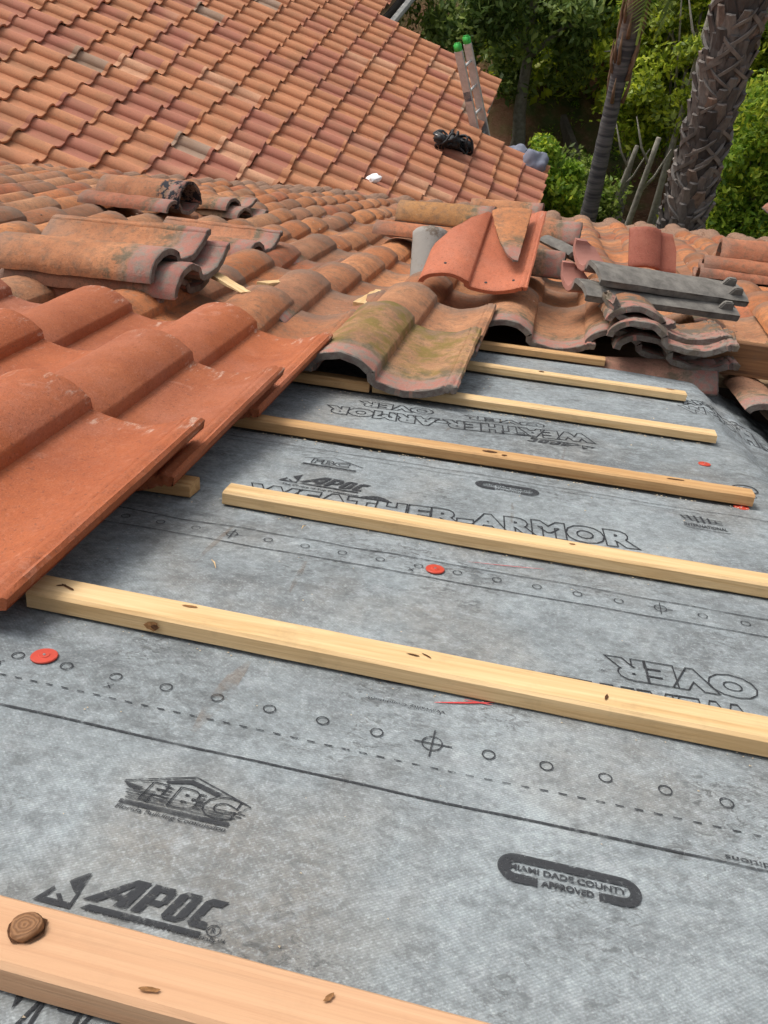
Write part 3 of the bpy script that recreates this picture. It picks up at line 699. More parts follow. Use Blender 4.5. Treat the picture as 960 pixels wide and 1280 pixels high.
bl = [o for o in SC.objects if o.name.startswith('wooden_batten')]
b1, b2, bst, b3, b4a, b4, b5, b7 = bl[1:9]
for (x, y, L, w_, rot_, m_) in ((-.428, .692, .010, .0016, -24, M_DKW), (-.436, .693, .005, .0014, 30, M_DKW), (-.07, .690, .007, .0012, -5, M_DKW), (-.058, .693, .006, .001, -30, M_DKW), (.11, .682, .005, .0015, 80, M_DKW), (-.30, .700, .008, .002, 5, M_MIDW)): mark(x, y, .0278, L, w_, rot_, b1, 'wood_check', m_)
mark(-.325, .6672, .0175, .008, .0045, 0, b1, 'knot', M_MIDW, True); mark(-.322, .6668, .0172, .004, .0025, 0, b1, 'knot', M_DKW, True)
for (x, y, L, w_, rot_, m_) in ((.02, YB0+.004, .006, .0018, 35, M_DKW), (-.055, YB0+.010, .004, .0016, 60, M_MIDW), (-.15, YB0-.012, .006, .0015, 10, M_MIDW), (-.2330, YB0+.004, .0115, .0105, 0, M_DKW)): mark(x, y, .0325, L, w_, rot_, b0, 'wood_check', m_)
for (x, y, L, w_) in ((-.055, 1.353, .012, .006), (-.03, 1.345, .005, .004), (.245, 1.358, .014, .003)): mark(x, y, .0276, L, w_, 5, b3, 'knot', M_DKW)
mark(.01, 2.036, .0268, .007, .006, 0, b5, 'knot', M_DKW); mark(.31, 2.04, .0268, .010, .004, 0, b5, 'knot', M_MIDW)
mark(.08, 1.022, .0278, .004, .002, 0, b2, 'knot', M_MIDW)
# the big round knot, a plug of end grain proud of the near batten
bm = bmesh.new()
for i, (rr, zz) in enumerate(((.011, .0), (.0115, .002), (.0095, .0035), (.006, .003), (.003, .0034), (.0, .0032))):
    pass
rings = []
for rr, zz in ((.0088, -.002), (.0092, .0016), (.0078, .0032), (.0055, .0026), (.003, .003), (.001, .0028)):
    rings.append([bm.verts.new((math.cos(a)*rr*(1+.12*math.sin(3*a)), math.sin(a)*rr, zz)) for a in [2*math.pi*k/20 for k in range(20)]])
for a, c_ in zip(rings, rings[1:]):
    for k in range(20): bm.faces.new((a[k], a[(k+1) % 20], c_[(k+1) % 20], c_[k]))
bm.faces.new(rings[-1])
bq = NB('knot_wood'); vv = bq.n('ShaderNodeTexWave'); vv.wave_type = 'RINGS'; vv.rings_direction = 'Z'; vv.inputs['Scale'].default_value = 120; vv.inputs['Distortion'].default_value = 9; vv.inputs['Detail'].default_value = 4; bq.l(bq.co, vv.inputs['Vector'])
M_KNOT = bq.fin(bq.mix(vv.outputs['Fac'], (.17, .08, .035), (.27, .135, .06)), .7, bq.bump(vv.outputs['Fac'], .3, .002))
frombm('knot', bm, M_KNOT, b0, b0.matrix_world.inverted() @ DECK @ TR(-.2330, YB0+.004, .0335, 6, -5, 0), True)

# ------------------------------------------------------------------ laid tiles on the near slope
PX, PY, X0, Y0 = .290, .348, -.605, .615
old_var = [tile_mesh('tile_old_%d' % i, M_OLD, i, .0022, 12) for i in range(5)]
far_us = [0, .008, .028, .06, .0775, .095, .127, .147, .1505, .155, .172, .2, .228, .258, .284, .296, .322]
old_far = [tile_mesh('tile_oldfar_%d' % i, M_OLD, i+20, .002, 4, us=far_us) for i in range(4)]
new_var = [tile_mesh('tile_new_%d' % i, M_NEW, i+11, .0008, 16, edge=.0016) for i in range(3)]
def grid_M(j, k, dx=0, dy_=0, rz=0, rx=5.4, ry=0, dz=0):
    return DECK @ Matrix.Translation((X0+PX*j-.155+dx, Y0+PY*k+dy_, .0255+dz)) @ Euler((R(rx), R(ry), R(rz))).to_matrix().to_4x4()
orange = {(0, 0): 'bright orange new tile nearest the viewer, its corner over the long pale batten',
          (0, 1): 'bright orange new tile with pale scuffs, middle of the right hand column',
          (0, 2): 'bright orange new tile touching the old weathered tiles, farthest of the right hand column',
          (-1, 0): 'bright orange new tile cut off by the lower left frame edge',
          (-1, 1): 'bright orange new tile at the left edge with worn pink surface',
          (-1, 2): 'bright orange new tile in front of the stacked old tiles',
          (-2, 1): 'bright orange new tile mostly outside the left frame edge',
          (-2, 2): 'bright orange new tile at the left edge below the stacked old tiles'}
for n_, ((j, k), lab) in enumerate(orange.items()):
    put('clay_tile', new_var[n_ % 3], grid_M(j, k, rz=random.uniform(-.4, .4), dx=random.uniform(-.004, .004), rx=6.0), NEWC[n_ % 4], lab, group='new orange tiles laid on the lower left')
# the mossy tile
bq = tile_mat('mossy_clay')
M_MOSS = bq; t = bq.node_tree
pb = [x for x in t.nodes if x.type == 'BSDF_PRINCIPLED'][0]; src = pb.inputs['Base Color'].links[0].from_socket
tc = [x for x in t.nodes if x.type == 'TEX_COORD'][0]
nz = t.nodes.new('ShaderNodeTexNoise'); nz.inputs['Scale'].default_value = 16; nz.inputs['Detail'].default_value = 6; nz.inputs['Roughness'].default_value = .7; t.links.new(tc.outputs['Object'], nz.inputs['Vector'])
rp = t.nodes.new('ShaderNodeValToRGB'); rp.color_ramp.elements[0].position = .43; rp.color_ramp.elements[1].position = .6; t.links.new(nz.outputs['Fac'], rp.inputs[0])
sp = t.nodes.new('ShaderNodeSeparateXYZ'); t.links.new(tc.outputs['Object'], sp.inputs[0])
mr = t.nodes.new('ShaderNodeMapRange'); mr.inputs[1].default_value = .06; mr.inputs[2].default_value = .11; t.links.new(sp.outputs[1], mr.inputs[0])
mm = t.nodes.new('ShaderNodeMath'); mm.operation = 'MULTIPLY'; t.links.new(rp.outputs[0], mm.inputs[0]); t.links.new(mr.outputs[0], mm.inputs[1])
m3 = t.nodes.new('ShaderNodeMath'); m3.operation = 'MULTIPLY'; t.links.new(mm.outputs[0], m3.inputs[0]); m3.inputs[1].default_value = .8
mx = t.nodes.new('ShaderNodeMix'); mx.data_type = 'RGBA'; t.links.new(m3.outputs[0], mx.inputs[0]); t.links.new(src, mx.inputs[6]); mx.inputs[7].default_value = (.17, .13, .028, 1)
t.links.new(mx.outputs[2], pb.inputs['Base Color'])
me = tile_mesh('tile_mossy', M_MOSS, 41, .0035, 20, th=.017, edge=.005)
put('clay_tile', me, grid_M(1, 3), (.40, .23, .13), 'old tile with yellow moss and a pink head edge, lapping over the short batten piece', group=None)
named = {(0, 3): 'weathered brown tile directly beyond the farthest orange tile of the right column',
         (1, 4): 'weathered tile with a pale edge directly beyond the mossy tile',
         (2, 5): 'old tile with a grey head edge overhanging the battens, left of the broken tile pile',
         (3, 5): 'old tile with its open head end beside the broken tile pile on the battens'}
skip = set()
cnt = []
for k in range(3, 27):
    for j in range(-16, 12):
        if (j, k) == (1, 3): continue
        if k == 3 and j > 0: continue
        if k == 4 and j > 1: continue
        if k < 5 and j > 1: continue
        if k == 5 and j > 3: continue
        if (j, k) in skip: continue
        x = X0+PX*j; y = Y0+PY*k+.2; w_ = DECK @ Vector((x, y, 0))
        if y > EAVE-.15: continue
        if w_.y > w_.x+VAL+.05: continue
        q = cm.inverted() @ w_
        u = q.x/-q.z*1060+480; v_ = -q.y/-q.z*1060+640
        if u < -110 or u > 1080: continue
        cnt.append(((w_-Vector((0, 0, CAMZ))).length, j, k))
cnt.sort()
rest = []
for n_, (d, j, k) in enumerate(cnt):
    random.seed(j*131+k*17)
    c_ = random.choice(OLDC); f_ = random.uniform(.85, 1.12); c_ = tuple(v*f_ for v in c_)
    loose = 1 if k >= 3 else .3
    M = grid_M(j, k, random.gauss(0, .005)*loose, random.gauss(0, .014)*loose, random.gauss(0, 1.4)*loose, 5.0+random.gauss(0, .8), random.gauss(0, 1.0), random.uniform(-.002, .007))
    if n_ < 296:
        m_ = random.choice(old_var if d < 3.6 else old_far)
        if (j, k) in named: put('clay_tile', m_, M, c_, named[(j, k)])
        else: put('clay_tile', m_, M, c_, 'weathered terracotta S shaped tile laid in the old rows of the near slope', group='old tiles still laid on the near slope')
    else: rest.append((M, random.choice(old_far), c_))
if rest:
    V = []; F = []
    for M, me_, c_ in rest:
        o_ = len(V); V += [tuple(M @ v.co) for v in me_.vertices]; F += [tuple(i+o_ for i in p.vertices) for p in me_.polygons]
    inv = rest[0][0].inverted()
    o_ = mesh('clay_tile', [tuple(v) for v in V], F, M_OLD); o_.color = (.45, .22, .12, 1)
    tag(o_, 'distant weathered terracotta tiles of the near slope close to the valley and eave', 'roof tile', None, 'stuff')
print('LAID', len(cnt), 'rest', len(rest))

# ------------------------------------------------------------------ loose tiles, offcuts, cap nails
def P3(x, y, z, rx=0, ry=0, rz=0): return DECK @ TR(x, y, z, rx, ry, rz)
def loose(me, M, col, label, group=None, cat='roof tile', name='clay_tile'): return put(name, me, M, col, label, cat, group)
RM = [tile_mesh('tile_loose_%d' % i, M_OLD, 60+i, .003, 16, edge=.004) for i in range(4)]
GREY = (.19, .165, .14); BR = (.42, .19, .10); PK = (.45, .21, .13)
def variant(name, cols, sc, at):
    m = M_OLD.copy(); m.name = name; t_ = m.node_tree; pb_ = [x for x in t_.nodes if x.type == 'BSDF_PRINCIPLED'][0]; src_ = pb_.inputs['Base Color'].links[0].from_socket
    tc_ = [x for x in t_.nodes if x.type == 'TEX_COORD'][0]; nz_ = t_.nodes.new('ShaderNodeTexNoise'); nz_.inputs['Scale'].default_value = sc; nz_.inputs['Detail'].default_value = 6; nz_.inputs['Roughness'].default_value = .7
    t_.links.new(tc_.outputs['Object'], nz_.inputs['Vector']); rp_ = t_.nodes.new('ShaderNodeValToRGB'); rp_.color_ramp.elements[0].position = at; rp_.color_ramp.elements[1].position = at+.04; t_.links.new(nz_.outputs['Fac'], rp_.inputs[0])
    sp_ = t_.nodes.new('ShaderNodeSeparateXYZ'); t_.links.new(tc_.outputs['Object'], sp_.inputs[0]); mr_ = t_.nodes.new('ShaderNodeMapRange'); mr_.inputs[1].default_value = cols[1]; mr_.inputs[2].default_value = cols[1]+.01; mr_.inputs[3].default_value = 1; mr_.inputs[4].default_value = 0; t_.links.new(sp_.outputs[1], mr_.inputs[0])
    mm_ = t_.nodes.new('ShaderNodeMath'); mm_.operation = 'MULTIPLY'; t_.links.new(rp_.outputs[0], mm_.inputs[0]); t_.links.new(mr_.outputs[0], mm_.inputs[1])
    mx_ = t_.nodes.new('ShaderNodeMix'); mx_.data_type = 'RGBA'; t_.links.new(mm_.outputs[0], mx_.inputs[0]); t_.links.new(src_, mx_.inputs[6]); mx_.inputs[7].default_value = (*cols[0], 1); t_.links.new(mx_.outputs[2], pb_.inputs['Base Color']); return m
M_TAR = variant('black_ended_clay', ((.02, .022, .028), .11), 22, .48); M_CEM = variant('cement_smeared_clay', ((.30, .28, .25), .5), 14, .42)  # first variant: near-black noise blotches over the head end only
# left stack, heads to the right
loose(RM[0], P3(-.902, 1.870, .122, -2, -18, 86), (.46, .21, .105), 'topmost tile of the left stack, pink stained head end towards the right', 'stacked tiles on the left')
M1_ = P3(-.902, 1.870, .122, -2, -18, 86)
loose(RM[1], M1_ @ TR(.004, -.055, -.036, .6, 0, 1.2), (.34, .17, .11), 'middle tile of the left stack, brown with its wavy end open', 'stacked tiles on the left')
loose(RM[2], M1_ @ TR(-.004, -.01, -.070, .5, 1, -.8), (.36, .17, .11), 'bottom tile of the left stack, lying on the orange tiles', 'stacked tiles on the left')
# second pile behind
loose(RM[3], P3(-1.0, 2.78, .070, 0, -15, 86), (.44, .20, .11), 'single loose tile with a pink wavy end, right behind the left stack')
loose(RM[1], P3(-1.66, 4.28, .120, -2, -8, 80), (.46, .24, .13), 'loose tile with open grey end, behind the pink ended tile')
loose(RM[2], P3(-1.60, 4.28, .085, 0, -5, 80), (.36, .26, .17), 'flat grey tile end peeping out below the open grey end tile')
loose(barrel_mesh('barrel_black_end', M_TAR, .44, .125, .115, seed=5), P3(-1.74, 4.02, .155, 0, -4, 86), (.42, .19, .10), 'tall rounded tile with black blotches on its end, standing above the left stack')
loose(RM[3], P3(-1.76, 3.80, .115, 0, -4, 86), (.38, .15, .09), 'flat reddish tile under the rounded tile with the blotched end')
# leaning orange tile and the pile round it
def keep_lean(y): return (max(0, (y-.17)*.60)+(.003*math.sin(y*90)+.004*ns(y*60, 3) if y > .17 else 0), TW)
me = tile_mesh('tile_lean', M_NEW, 71, .0012, 20, keep=keep_lean, us=sorted(US+[.01, .02, .05, .07, .085, .1]))
lean = loose(me, P3(-.385, 2.55, .120, 25, -3, -3) @ Matrix.Diagonal((1, 1, .78, 1)), (.52, .155, .075), 'salmon orange broken tile leaning on the pile, nail holes along its near end')
bm = bmesh.new()
for (u, v) in ((.072, .05), (.195, .035), (.275, .045)):
    z = prof(u)+.0006
    bmesh.ops.create_cone(bm, cap_ends=True, segments=12, radius1=.0045, radius2=.0045, depth=.002, matrix=Matrix.Translation((u, v, z)))
frombm('nail_hole', bm, M_BLACK, lean, Matrix())
def keep_shard(y): t = max(0, min(1, y/.30)); return (.112*(1-t**.62)+.004*ns(y*50, 1), .122+.002*ns(y*70, 8))
me = tile_mesh('tile_shard', M_OLD, 73, .003, 18, y0=0.0, y1=.30, keep=keep_shard)
for v in me.vertices: pass
loose(me, lean.matrix_world @ Matrix.Translation((.152, .085, .044)) @ Matrix.Diagonal((1.05, 1.05, .5, 1)), (.50, .22, .10), 'pointed triangular tile shard lying on top of the leaning salmon tile', name='tile_shard')
BM = [barrel_mesh('barrel_%d' % i, M_OLD, seed=i) for i in range(3)]; BMs = barrel_mesh('barrel_short', M_OLD, .30, .09, .085, seed=7)
loose(BMs, P3(.03, 2.98, .15, 0, 0, 88), (.45, .22, .12), 'short barrel tile to the right of the leaning salmon tile', None, name='ridge_tile')
loose(BMs, P3(.075, 3.45, .225, 0, 0, 88), (.44, .20, .11), 'plain barrel tile behind the short barrel tile', None, name='ridge_tile')
loose(BM[1], P3(-.29, 3.9, .215, 0, -2, 88), (.42, .22, .09), 'long ridge tile with mossy top and pale mortar on its left end', None, name='ridge_tile')
loose(RM[1], P3(-.33, 3.72, .14, 0, -2, 88), (.47, .19, .10), 'flat orange tile under the mossy ridge tile')
loose(BM[0], P3(-.12, 5.3, .21, 0, 0, 87), (.46, .22, .11), 'farther ridge tile lying behind the mossy ridge tile', None, name='ridge_tile')
loose(barrel_mesh('barrel_cement', M_CEM, .20, .062, .06, seed=9), P3(-.40, 2.86, .07, 58, 0, 14), (.26, .24, .21), 'grey cement covered tile end standing up left of the leaning salmon tile', None, name='ridge_tile')
# upside down pair on broken pieces
def lugged(M, col, label, seed):
    me = tile_mesh('tile_under_%d' % seed, M_UNDER, seed, .002, 16, edge=.003, keep=lambda y: (.075 if y < .37 else max(0, .075-(y-.37)*2.5), .262))
    o = loose(me, M, col, label, 'upside down tiles stacked on the right')
    for du in (.185, .235):
        bm = bmesh.new(); vs = box(bm, du-.007, du+.007, .012, .065, -.030, prof(du)-.006)
        for v in vs:
            if v.co.z < 0: v.co.y = .03+(v.co.y-.03)*.5
        bmesh.ops.bevel(bm, geom=bm.edges[:], offset=.003, segments=2, affect='EDGES')
        l_ = frombm('lug', bm, M_UNDER, o, Matrix()); l_.color = (*col, 1)
    return o
b = NB('tile_underside'); oi = b.n('ShaderNodeObjectInfo'); f = b.noise(30, 5, .65); x, y, z = b.xyz()
c = b.mix(b.ramp(f, [(.35, 0.), (.7, 1.)]), (.115, .107, .095), (.22, .205, .18))
pinkm = b.math('MULTIPLY', b.ramp(b.math('MULTIPLY', y, 2.), [(.62, 0.), (.74, 1.)]), b.ramp(b.math('MULTIPLY', x, 5.), [(.66, 1.), (.76, 0.)]))
c = b.mix(b.math('MULTIPLY', pinkm, .85), c, (.40, .17, .13))
M_UNDER = b.fin(c, .85, b.bump(b.noise(120, 4, .7), .4, .003), .2)
lugged(P3(.475, 2.86, .282, 176, 24, -70), GREY, 'upper of two grey upside down tiles, with hooks at its right end', 81)
lugged(P3(.455, 2.82, .222, 177, 18, -72), GREY, 'lower of two grey upside down tiles, resting on broken wavy pieces', 82)
M_DIRTY = variant('dirty_clay', ((.13, .105, .08), .5), 26, .50)
SH = [tile_mesh('tile_half_%d' % i, M_DIRTY, 90+i, .004, 10, y0=.0, y1=.20, edge=.006) for i in range(2)]
loose(SH[0], P3(.16, 2.27, .075, 3, -2, -4), (.38, .18, .09), 'broken wavy half tile just above the battens, largest of the broken heap')
loose(SH[1], P3(.15, 2.29, .112, 2, 3, 4), (.34, .17, .09), 'broken wavy half tile stacked second in the broken heap')
def keep_s(y): return (.13+.1*y, .30-.12*y)
me = tile_mesh('tile_frag', M_OLD, 95, .004, 10, y0=0, y1=.16, keep=keep_s, edge=.006)
loose(me, P3(.03, 2.27, .155, 4, 8, 10), (.20, .17, .14), 'small grey tile fragment on top of the broken heap', name='tile_shard')
loose(SH[0], P3(.185, 2.30, .040, 1, 2, 2), (.30, .14, .09), 'dark wavy half tile at the bottom of the broken heap')
def keep_r(y): return (.02, .22-.25*max(0, y-.1))
me = tile_mesh('tile_red', M_NEW, 96, .002, 12, y0=.0, y1=.17, keep=keep_r)
loose(me, P3(.27, 3.75, .12, 60, -4, 6), (.36, .11, .07), 'red tile fragment standing upright behind the upside down pair', name='tile_shard')
me = tile_mesh('tile_curl', M_UNDER, 97, .004, 8, y0=.0, y1=.14, keep=lambda y: (0, .12))
loose(me, P3(.03, 2.95, .21, 15, 30, 60), GREY, 'dark curled tile piece at the left tip of the upside down pair', name='tile_shard')
# right hand pile
loose(RM[0], P3(1.06, 3.85, .110, 0, 0, 88), (.43, .18, .11), 'lowest reddish tile of the right hand pile', 'tiles piled at the right frame edge')
loose(RM[2], P3(1.07, 3.86, .145, 0, 0, 86), (.44, .18, .10), 'middle reddish tile of the right hand pile', 'tiles piled at the right frame edge')
loose(BM[2], P3(1.10, 4.02, .20, 0, 2, 88), (.45, .19, .11), 'rounded tile with a grey left end on top of the right hand pile', 'tiles piled at the right frame edge', name='ridge_tile')
loose(BM[0], P3(1.45, 4.5, .22, 0, 0, 88), (.46, .21, .12), 'rounded tile behind the right hand pile', None, name='ridge_tile')
loose(BMs, P3(1.00, 3.72, .26, 28, 18, 50), (.34, .17, .12), 'curled grey stained tile leaning across the right hand pile')
# hip piece under the rolled edge of the sheet, brown board
loose(BM[1], P3(.46, 2.37, -.045, -4, 12, 92), (.36, .20, .15), 'old ridge tile with pinkish mortar, under the brown board', name='ridge_tile')
loose(RM[0], P3(.50, 2.14, -.035, 2, 24, 3), (.40, .22, .14), 'old tile on the side slope beside the rolled underlayment edge')
loose(RM[2], P3(.58, 1.80, -.075, 2, 24, 3), (.36, .22, .14), 'worn tile on the side slope at the right frame edge')
for k_, (x_, y_, lab_) in enumerate(((.80, 2.12, 'third worn tile on the side slope, outside the right frame edge'), (.86, 1.76, 'fourth worn tile on the side slope, lowest and outside the right frame edge'))):
    loose(RM[(k_+1) % 4], P3(x_, y_, -.045-(x_-.42)*.44, 2, 24, 2), (.40, .21, .13), lab_)
o = batten(.40, 1.05, 2.40, .038, .088, M_BOARD, 'dark brown weathered board standing on edge at the right', z=.012, rot=-3, seed=12, group=None, cat='board', name='wooden_board')
# wood offcuts
def offcut(x, y, z, L, w, t, rx, ry, rz, label, mat=None):
    n = 8; V = []; F = []
    for i in range(n+1):
        s = i/n
        for (a, c_) in ((-.5, 0), (.5, 0), (.5, 1), (-.5, 1)):
            V.append((L*(s-.5), w*a*(1-.15*s)+(.004*ns(i, a*9, x) if 1 else 0), t*c_*(1-.75*s)))
    for i in range(n):
        for q in range(4): F.append((i*4+q, (i+1)*4+q, (i+1)*4+(q+1) % 4, i*4+(q+1) % 4))
    F += [(0, 1, 2, 3), (n*4+3, n*4+2, n*4+1, n*4)]
    return tag(mesh('wood_offcut', V, F, mat or M_BAT, None, P3(x, y, z, rx, ry, rz)), label, 'wood offcut')
offcut(-.50, 2.42, .085, .22, .034, .012, 0, -5, 86, 'pale wedge shaped wood offcut in the pan beyond the mossy tile')
offcut(-.725, 2.28, .115, .20, .034, .012, 0, 0, 80, 'notched pale wood offcut left of centre on the old tiles')
offcut(-.79, 2.07, .128, .17, .030, .011, 4, 4, -41, 'thin pale wood offcut touching the right end of the left stack')
# red cap nails
def cap(x, y, label, col=M_RED, r=.0125, z=None, tilt=(0, 0)):
    z = (hz(x, y)+lift(y)+.001) if z is None else z
    e = empty('cap_nail', P3(x, y, z, tilt[0], tilt[1], 0), label, 'cap nail', 'red cap nails in the underlayment')
    bm = bmesh.new(); rings = []
    for rr, zz in ((r, 0), (r, .0011), (r*.95, .0017), (r*.42, .0017), (r*.38, .0023), (r*.2, .0023), (.0001, .0022)):
        rings.append([bm.verts.new((math.cos(2*math.pi*k/32)*rr, math.sin(2*math.pi*k/32)*rr, zz)) for k in range(32)])
    for a, c_ in zip(rings, rings[1:]):
        for k in range(32): bm.faces.new((a[k], a[(k+1) % 32], c_[(k+1) % 32], c_[k]))
    frombm('plastic_cap', bm, col, e, Matrix(), True).data.set_sharp_from_angle(angle=R(25))
    bm = bmesh.new(); bmesh.ops.create_cone(bm, cap_ends=True, segments=12, radius1=.0014, radius2=.0012, depth=.0006, matrix=Matrix.Translation((0, 0, .0026)))
    frombm('nail_head', bm, M_STEEL, e, Matrix())
cap(-.3965, .597, 'orange red round cap nail on the nearest line of printed circles', r=.0120)
cap(-.081, .921, 'red round cap nail in the middle of the second row of printed circles', r=.0115)
cap(.324, 1.552, 'small red cap nail in the open between two battens near the right edge', r=.011)
cap(.350, 1.338, 'red cap nail half under the right end of the tan batten', r=.012)
# splinters and sawdust crumbs
def splinter(x, y, L, a, label):
    bm = bmesh.new(); tube(bm, [(-L/2, 0, .002), (0, .001, .0035), (L/2, 0, .0018)], [.0004, .0008, .0003], 5)
    o = frombm('wood_splinter', bm, M_BAT, None, P3(x, y, hz(x, y)+lift(y)+.001, 0, 0, a)); tag(o, label, 'splinter')
splinter(-.328, .832, .022, -55, 'pale wood splinter lying on the grey sheet between the first two battens')
splinter(-.262, .975, .012, 80, 'tiny pale splinter beside the upper printed line')
V = []; F = []
random.seed(3)
for i in range(480):
    edge_ = random.random()
    if edge_ < .75:
        yc, hw = random.choice(((.318, .029), (.688, .021), (1.02, .019), (1.352, .019), (1.352, .019), (1.705, .02), (1.705, .02)))
        x = random.uniform(-.45, .36); y = yc-hw-abs(random.gauss(0, .006))
    else: x, y = random.uniform(-.5, .38), random.uniform(.22, 2.1)
    z = hz(x, y)+lift(y)+.0012; s = random.uniform(.0005, .0015)*(1.2 if y > 1.2 else .8); a = random.uniform(0, 6.28)
    k = len(V)
    for q in range(3): V.append((x+math.cos(a+q*2.1)*s*(1.8 if q == 0 else 1), y+math.sin(a+q*2.1)*s, z))
    V.append((x, y, z+s*.8)); F += [(k, k+1, k+3), (k+1, k+2, k+3), (k+2, k, k+3), (k, k+2, k+1)]
tag(mesh('sawdust', V, F, simple('pale_sawdust', (.62, .5, .34), .9, .1), None, DECK), 'pale sawdust crumbs along the lower sides of the battens', 'sawdust', None, 'stuff')

# crumbs of clay and mortar on the old rows
V = []; F = []; random.seed(11)
for i in range(700):
    x = random.uniform(-2.2, 1.6); y = random.uniform(2.35, 6.5); s = random.uniform(.002, .007)*(.6+y*.15)
    u = (x-X0+.155) % PX; kk = ((y-Y0) % PY); z = .0255+prof(min(u, .299))+kk*.087+.001
    k = len(V); pts = [(random.uniform(-1, 1), random.uniform(-1, 1), random.uniform(0, 1)) for _ in range(3)]
    V += [(x+s, y, z), (x-s*.6, y+s*.9, z), (x-s*.7, y-s*.8, z), (x+s*.2*pts[0][0], y+s*.3*pts[0][1], z+s*(.6+.5*pts[0][2]))]
    F += [(k, k+1, k+3), (k+1, k+2, k+3), (k+2, k, k+3), (k, k+2, k+1)]
tag(mesh('tile_crumbs', V, F, simple('clay_crumbs', (.42, .30, .22), .9, .1, var=.35, sc=40), None, DECK), 'crumbs of clay and mortar scattered over the old rows of tiles', 'debris', None, 'stuff')


# ------------------------------------------------------------------ things on the far slope
def on_far(x, y, dz=0): return Vector((x, y, zf(x)+dz))
def scrap(x, y, s, label, flat=False):
    bm = bmesh.new(); bmesh.ops.create_icosphere(bm, subdivisions=2, radius=s)
    for v in bm.verts: v.co *= 1+.5*ns(v.co.x*40, v.co.y*40, v.co.z*40+x); v.co.z *= .5
    tag(frombm('paper_scrap', bm, M_WHITE, None, Matrix.Translation(on_far(x, y, .10))), label, 'litter')
scrap(-5.18, 12.05, .05, 'small white scrap on the left part of the far slope')
scrap(-3.80, 14.0, .075, 'crumpled white scrap high on the far slope, above the pale tiles')
scrap(-2.10, 9.05, .085, 'white lump at the foot of the far slope near the valley')
tag(mesh('paper_scrap', [(-.05, -.02, 0), (.05, -.015, 0), (.05, .02, .004), (-.05, .018, .002), (0, 0, .008)], [(0, 1, 4), (1, 2, 4), (2, 3, 4), (3, 0, 4)], M_WHITE, None, DECK @ TR(-2.25, 4.72, .115, 0, 0, 10)), 'small flat white scrap on the old tiles at the far left', 'litter')
for (x, y, L, lab) in ((-4.35, 12.95, .26, 'whitish smear strip on a tile left of the crumpled scrap'), (-3.98, 13.35, .24, 'whitish smear strip on a tile just below the crumpled scrap')):
    V = []; F = []
    for i in range(9):
        for q in range(5):
            V.append(((i/8-.5)*L, (q/4-.5)*.085*(1-.3*abs(i/4-1))+.008*ns(i, q, x), .012*(1-(q/2-1)**2)+.002*ns(i*2, q*3)))
    for i in range(8):
        for q in range(4): a = i*5+q; F.append((a, a+5, a+6, a+1))
    tag(mesh('pale_streak', V, F, simple('dusty_white', (.58, .50, .44), .9, .1, var=.2, sc=30), None, Matrix.Translation(on_far(x, y, .098)) @ Euler((0, SL, 0)).to_matrix().to_4x4(), True), lab, 'litter')  # raised strip drawn in place of a whitish streak on the tile itself
# harness bundle
hb = on_far(-1.50, 10.85, .09)
h = empty('safety_harness', Matrix.Translation(hb) @ Euler((0, SL, R(55))).to_matrix().to_4x4() @ Matrix.Diagonal((1.2, 1.2, 1.1, 1)), 'tangled black safety harness bundle lying on the far slope near the ladder', 'harness')
random.seed(5)
for k in range(13):
    bm = bmesh.new(); c0 = Vector((random.uniform(-.22, .2), random.uniform(-.09, .09), random.uniform(.0, .06))); r0 = random.uniform(.05, .11); tl = Euler((random.uniform(-1, 1), random.uniform(-1, 1), random.uniform(0, 3)))
    pts = []
    for i in range(17):
        a = 2*math.pi*i/16; p = Vector((math.cos(a)*r0*1.2, math.sin(a)*r0*.8, .02*math.sin(3*a+k))); p.rotate(tl); pts.append(c0+p)
    tube(bm, pts, .013, 6, False); frombm('strap', bm, M_BLACK, h, Matrix(), True)
for k, (x, y, z) in enumerate(((-.2, .0, .03), (.17, -.03, .03), (.02, .03, .02), (-.09, -.04, .04), (.09, .05, .03))):
    bm = bmesh.new(); box(bm, -.085, .085, -.065, .065, -.05, .06); bmesh.ops.bevel(bm, geom=bm.edges[:], offset=.02, segments=3, affect='EDGES')
    frombm('pouch', bm, M_BLACK, h, TR(x, y, z, 10*k, 15, 40*k), True)
for k, (x, y, z) in enumerate(((-.26, .03, .07), (-.1, -.05, .1), (.1, .04, .1), (.2, -.06, .09))):
    bm = bmesh.new(); tube(bm, [(x+math.cos(a)*.02, y+math.sin(a)*.02, z) for a in [i*math.pi/4 for i in range(9)]], .006, 6, False); frombm('buckle', bm, M_STEEL, h, Matrix())
# ladder leaning on the eave
lt = Vector((-1.63, 12.05, 3.93)); lb = Vector((-.38, 12.0, 0.0)); ax = (lt-lb).normalized(); side = Vector((.25, .97, .0)); side = (side-ax*side.dot(ax)).normalized(); nn = ax.cross(side)
LM = Matrix(((side.x, ax.x, nn.x, lb.x), (side.y, ax.y, nn.y, lb.y), (side.z, ax.z, nn.z, lb.z), (0, 0, 0, 1))); LL = (lt-lb).length
lad = empty('ladder', LM, 'aluminium extension ladder with green rail caps leaning on the eave', 'ladder')
for s in (-.15, .15):
    bm = bmesh.new(); box(bm, s-.02, s+.02, 0, LL, -.055, .055); bmesh.ops.bevel(bm, geom=bm.edges[:], offset=.004, segments=1, affect='EDGES'); r_ = frombm('rail', bm, M_ALU, lad, Matrix())
    bm = bmesh.new(); box(bm, s-.022, s+.022, LL-.02, LL+.10, -.055, .055); bmesh.ops.bevel(bm, geom=bm.edges[:], offset=.018, segments=3, affect='EDGES'); frombm('rail_cap', bm, M_GREEN, r_, Matrix(), True)
    bm = bmesh.new(); box(bm, s-.018, s+.018, -.02, .05, -.07, .07); frombm('rubber_foot', bm, M_BLACK, r_, Matrix())
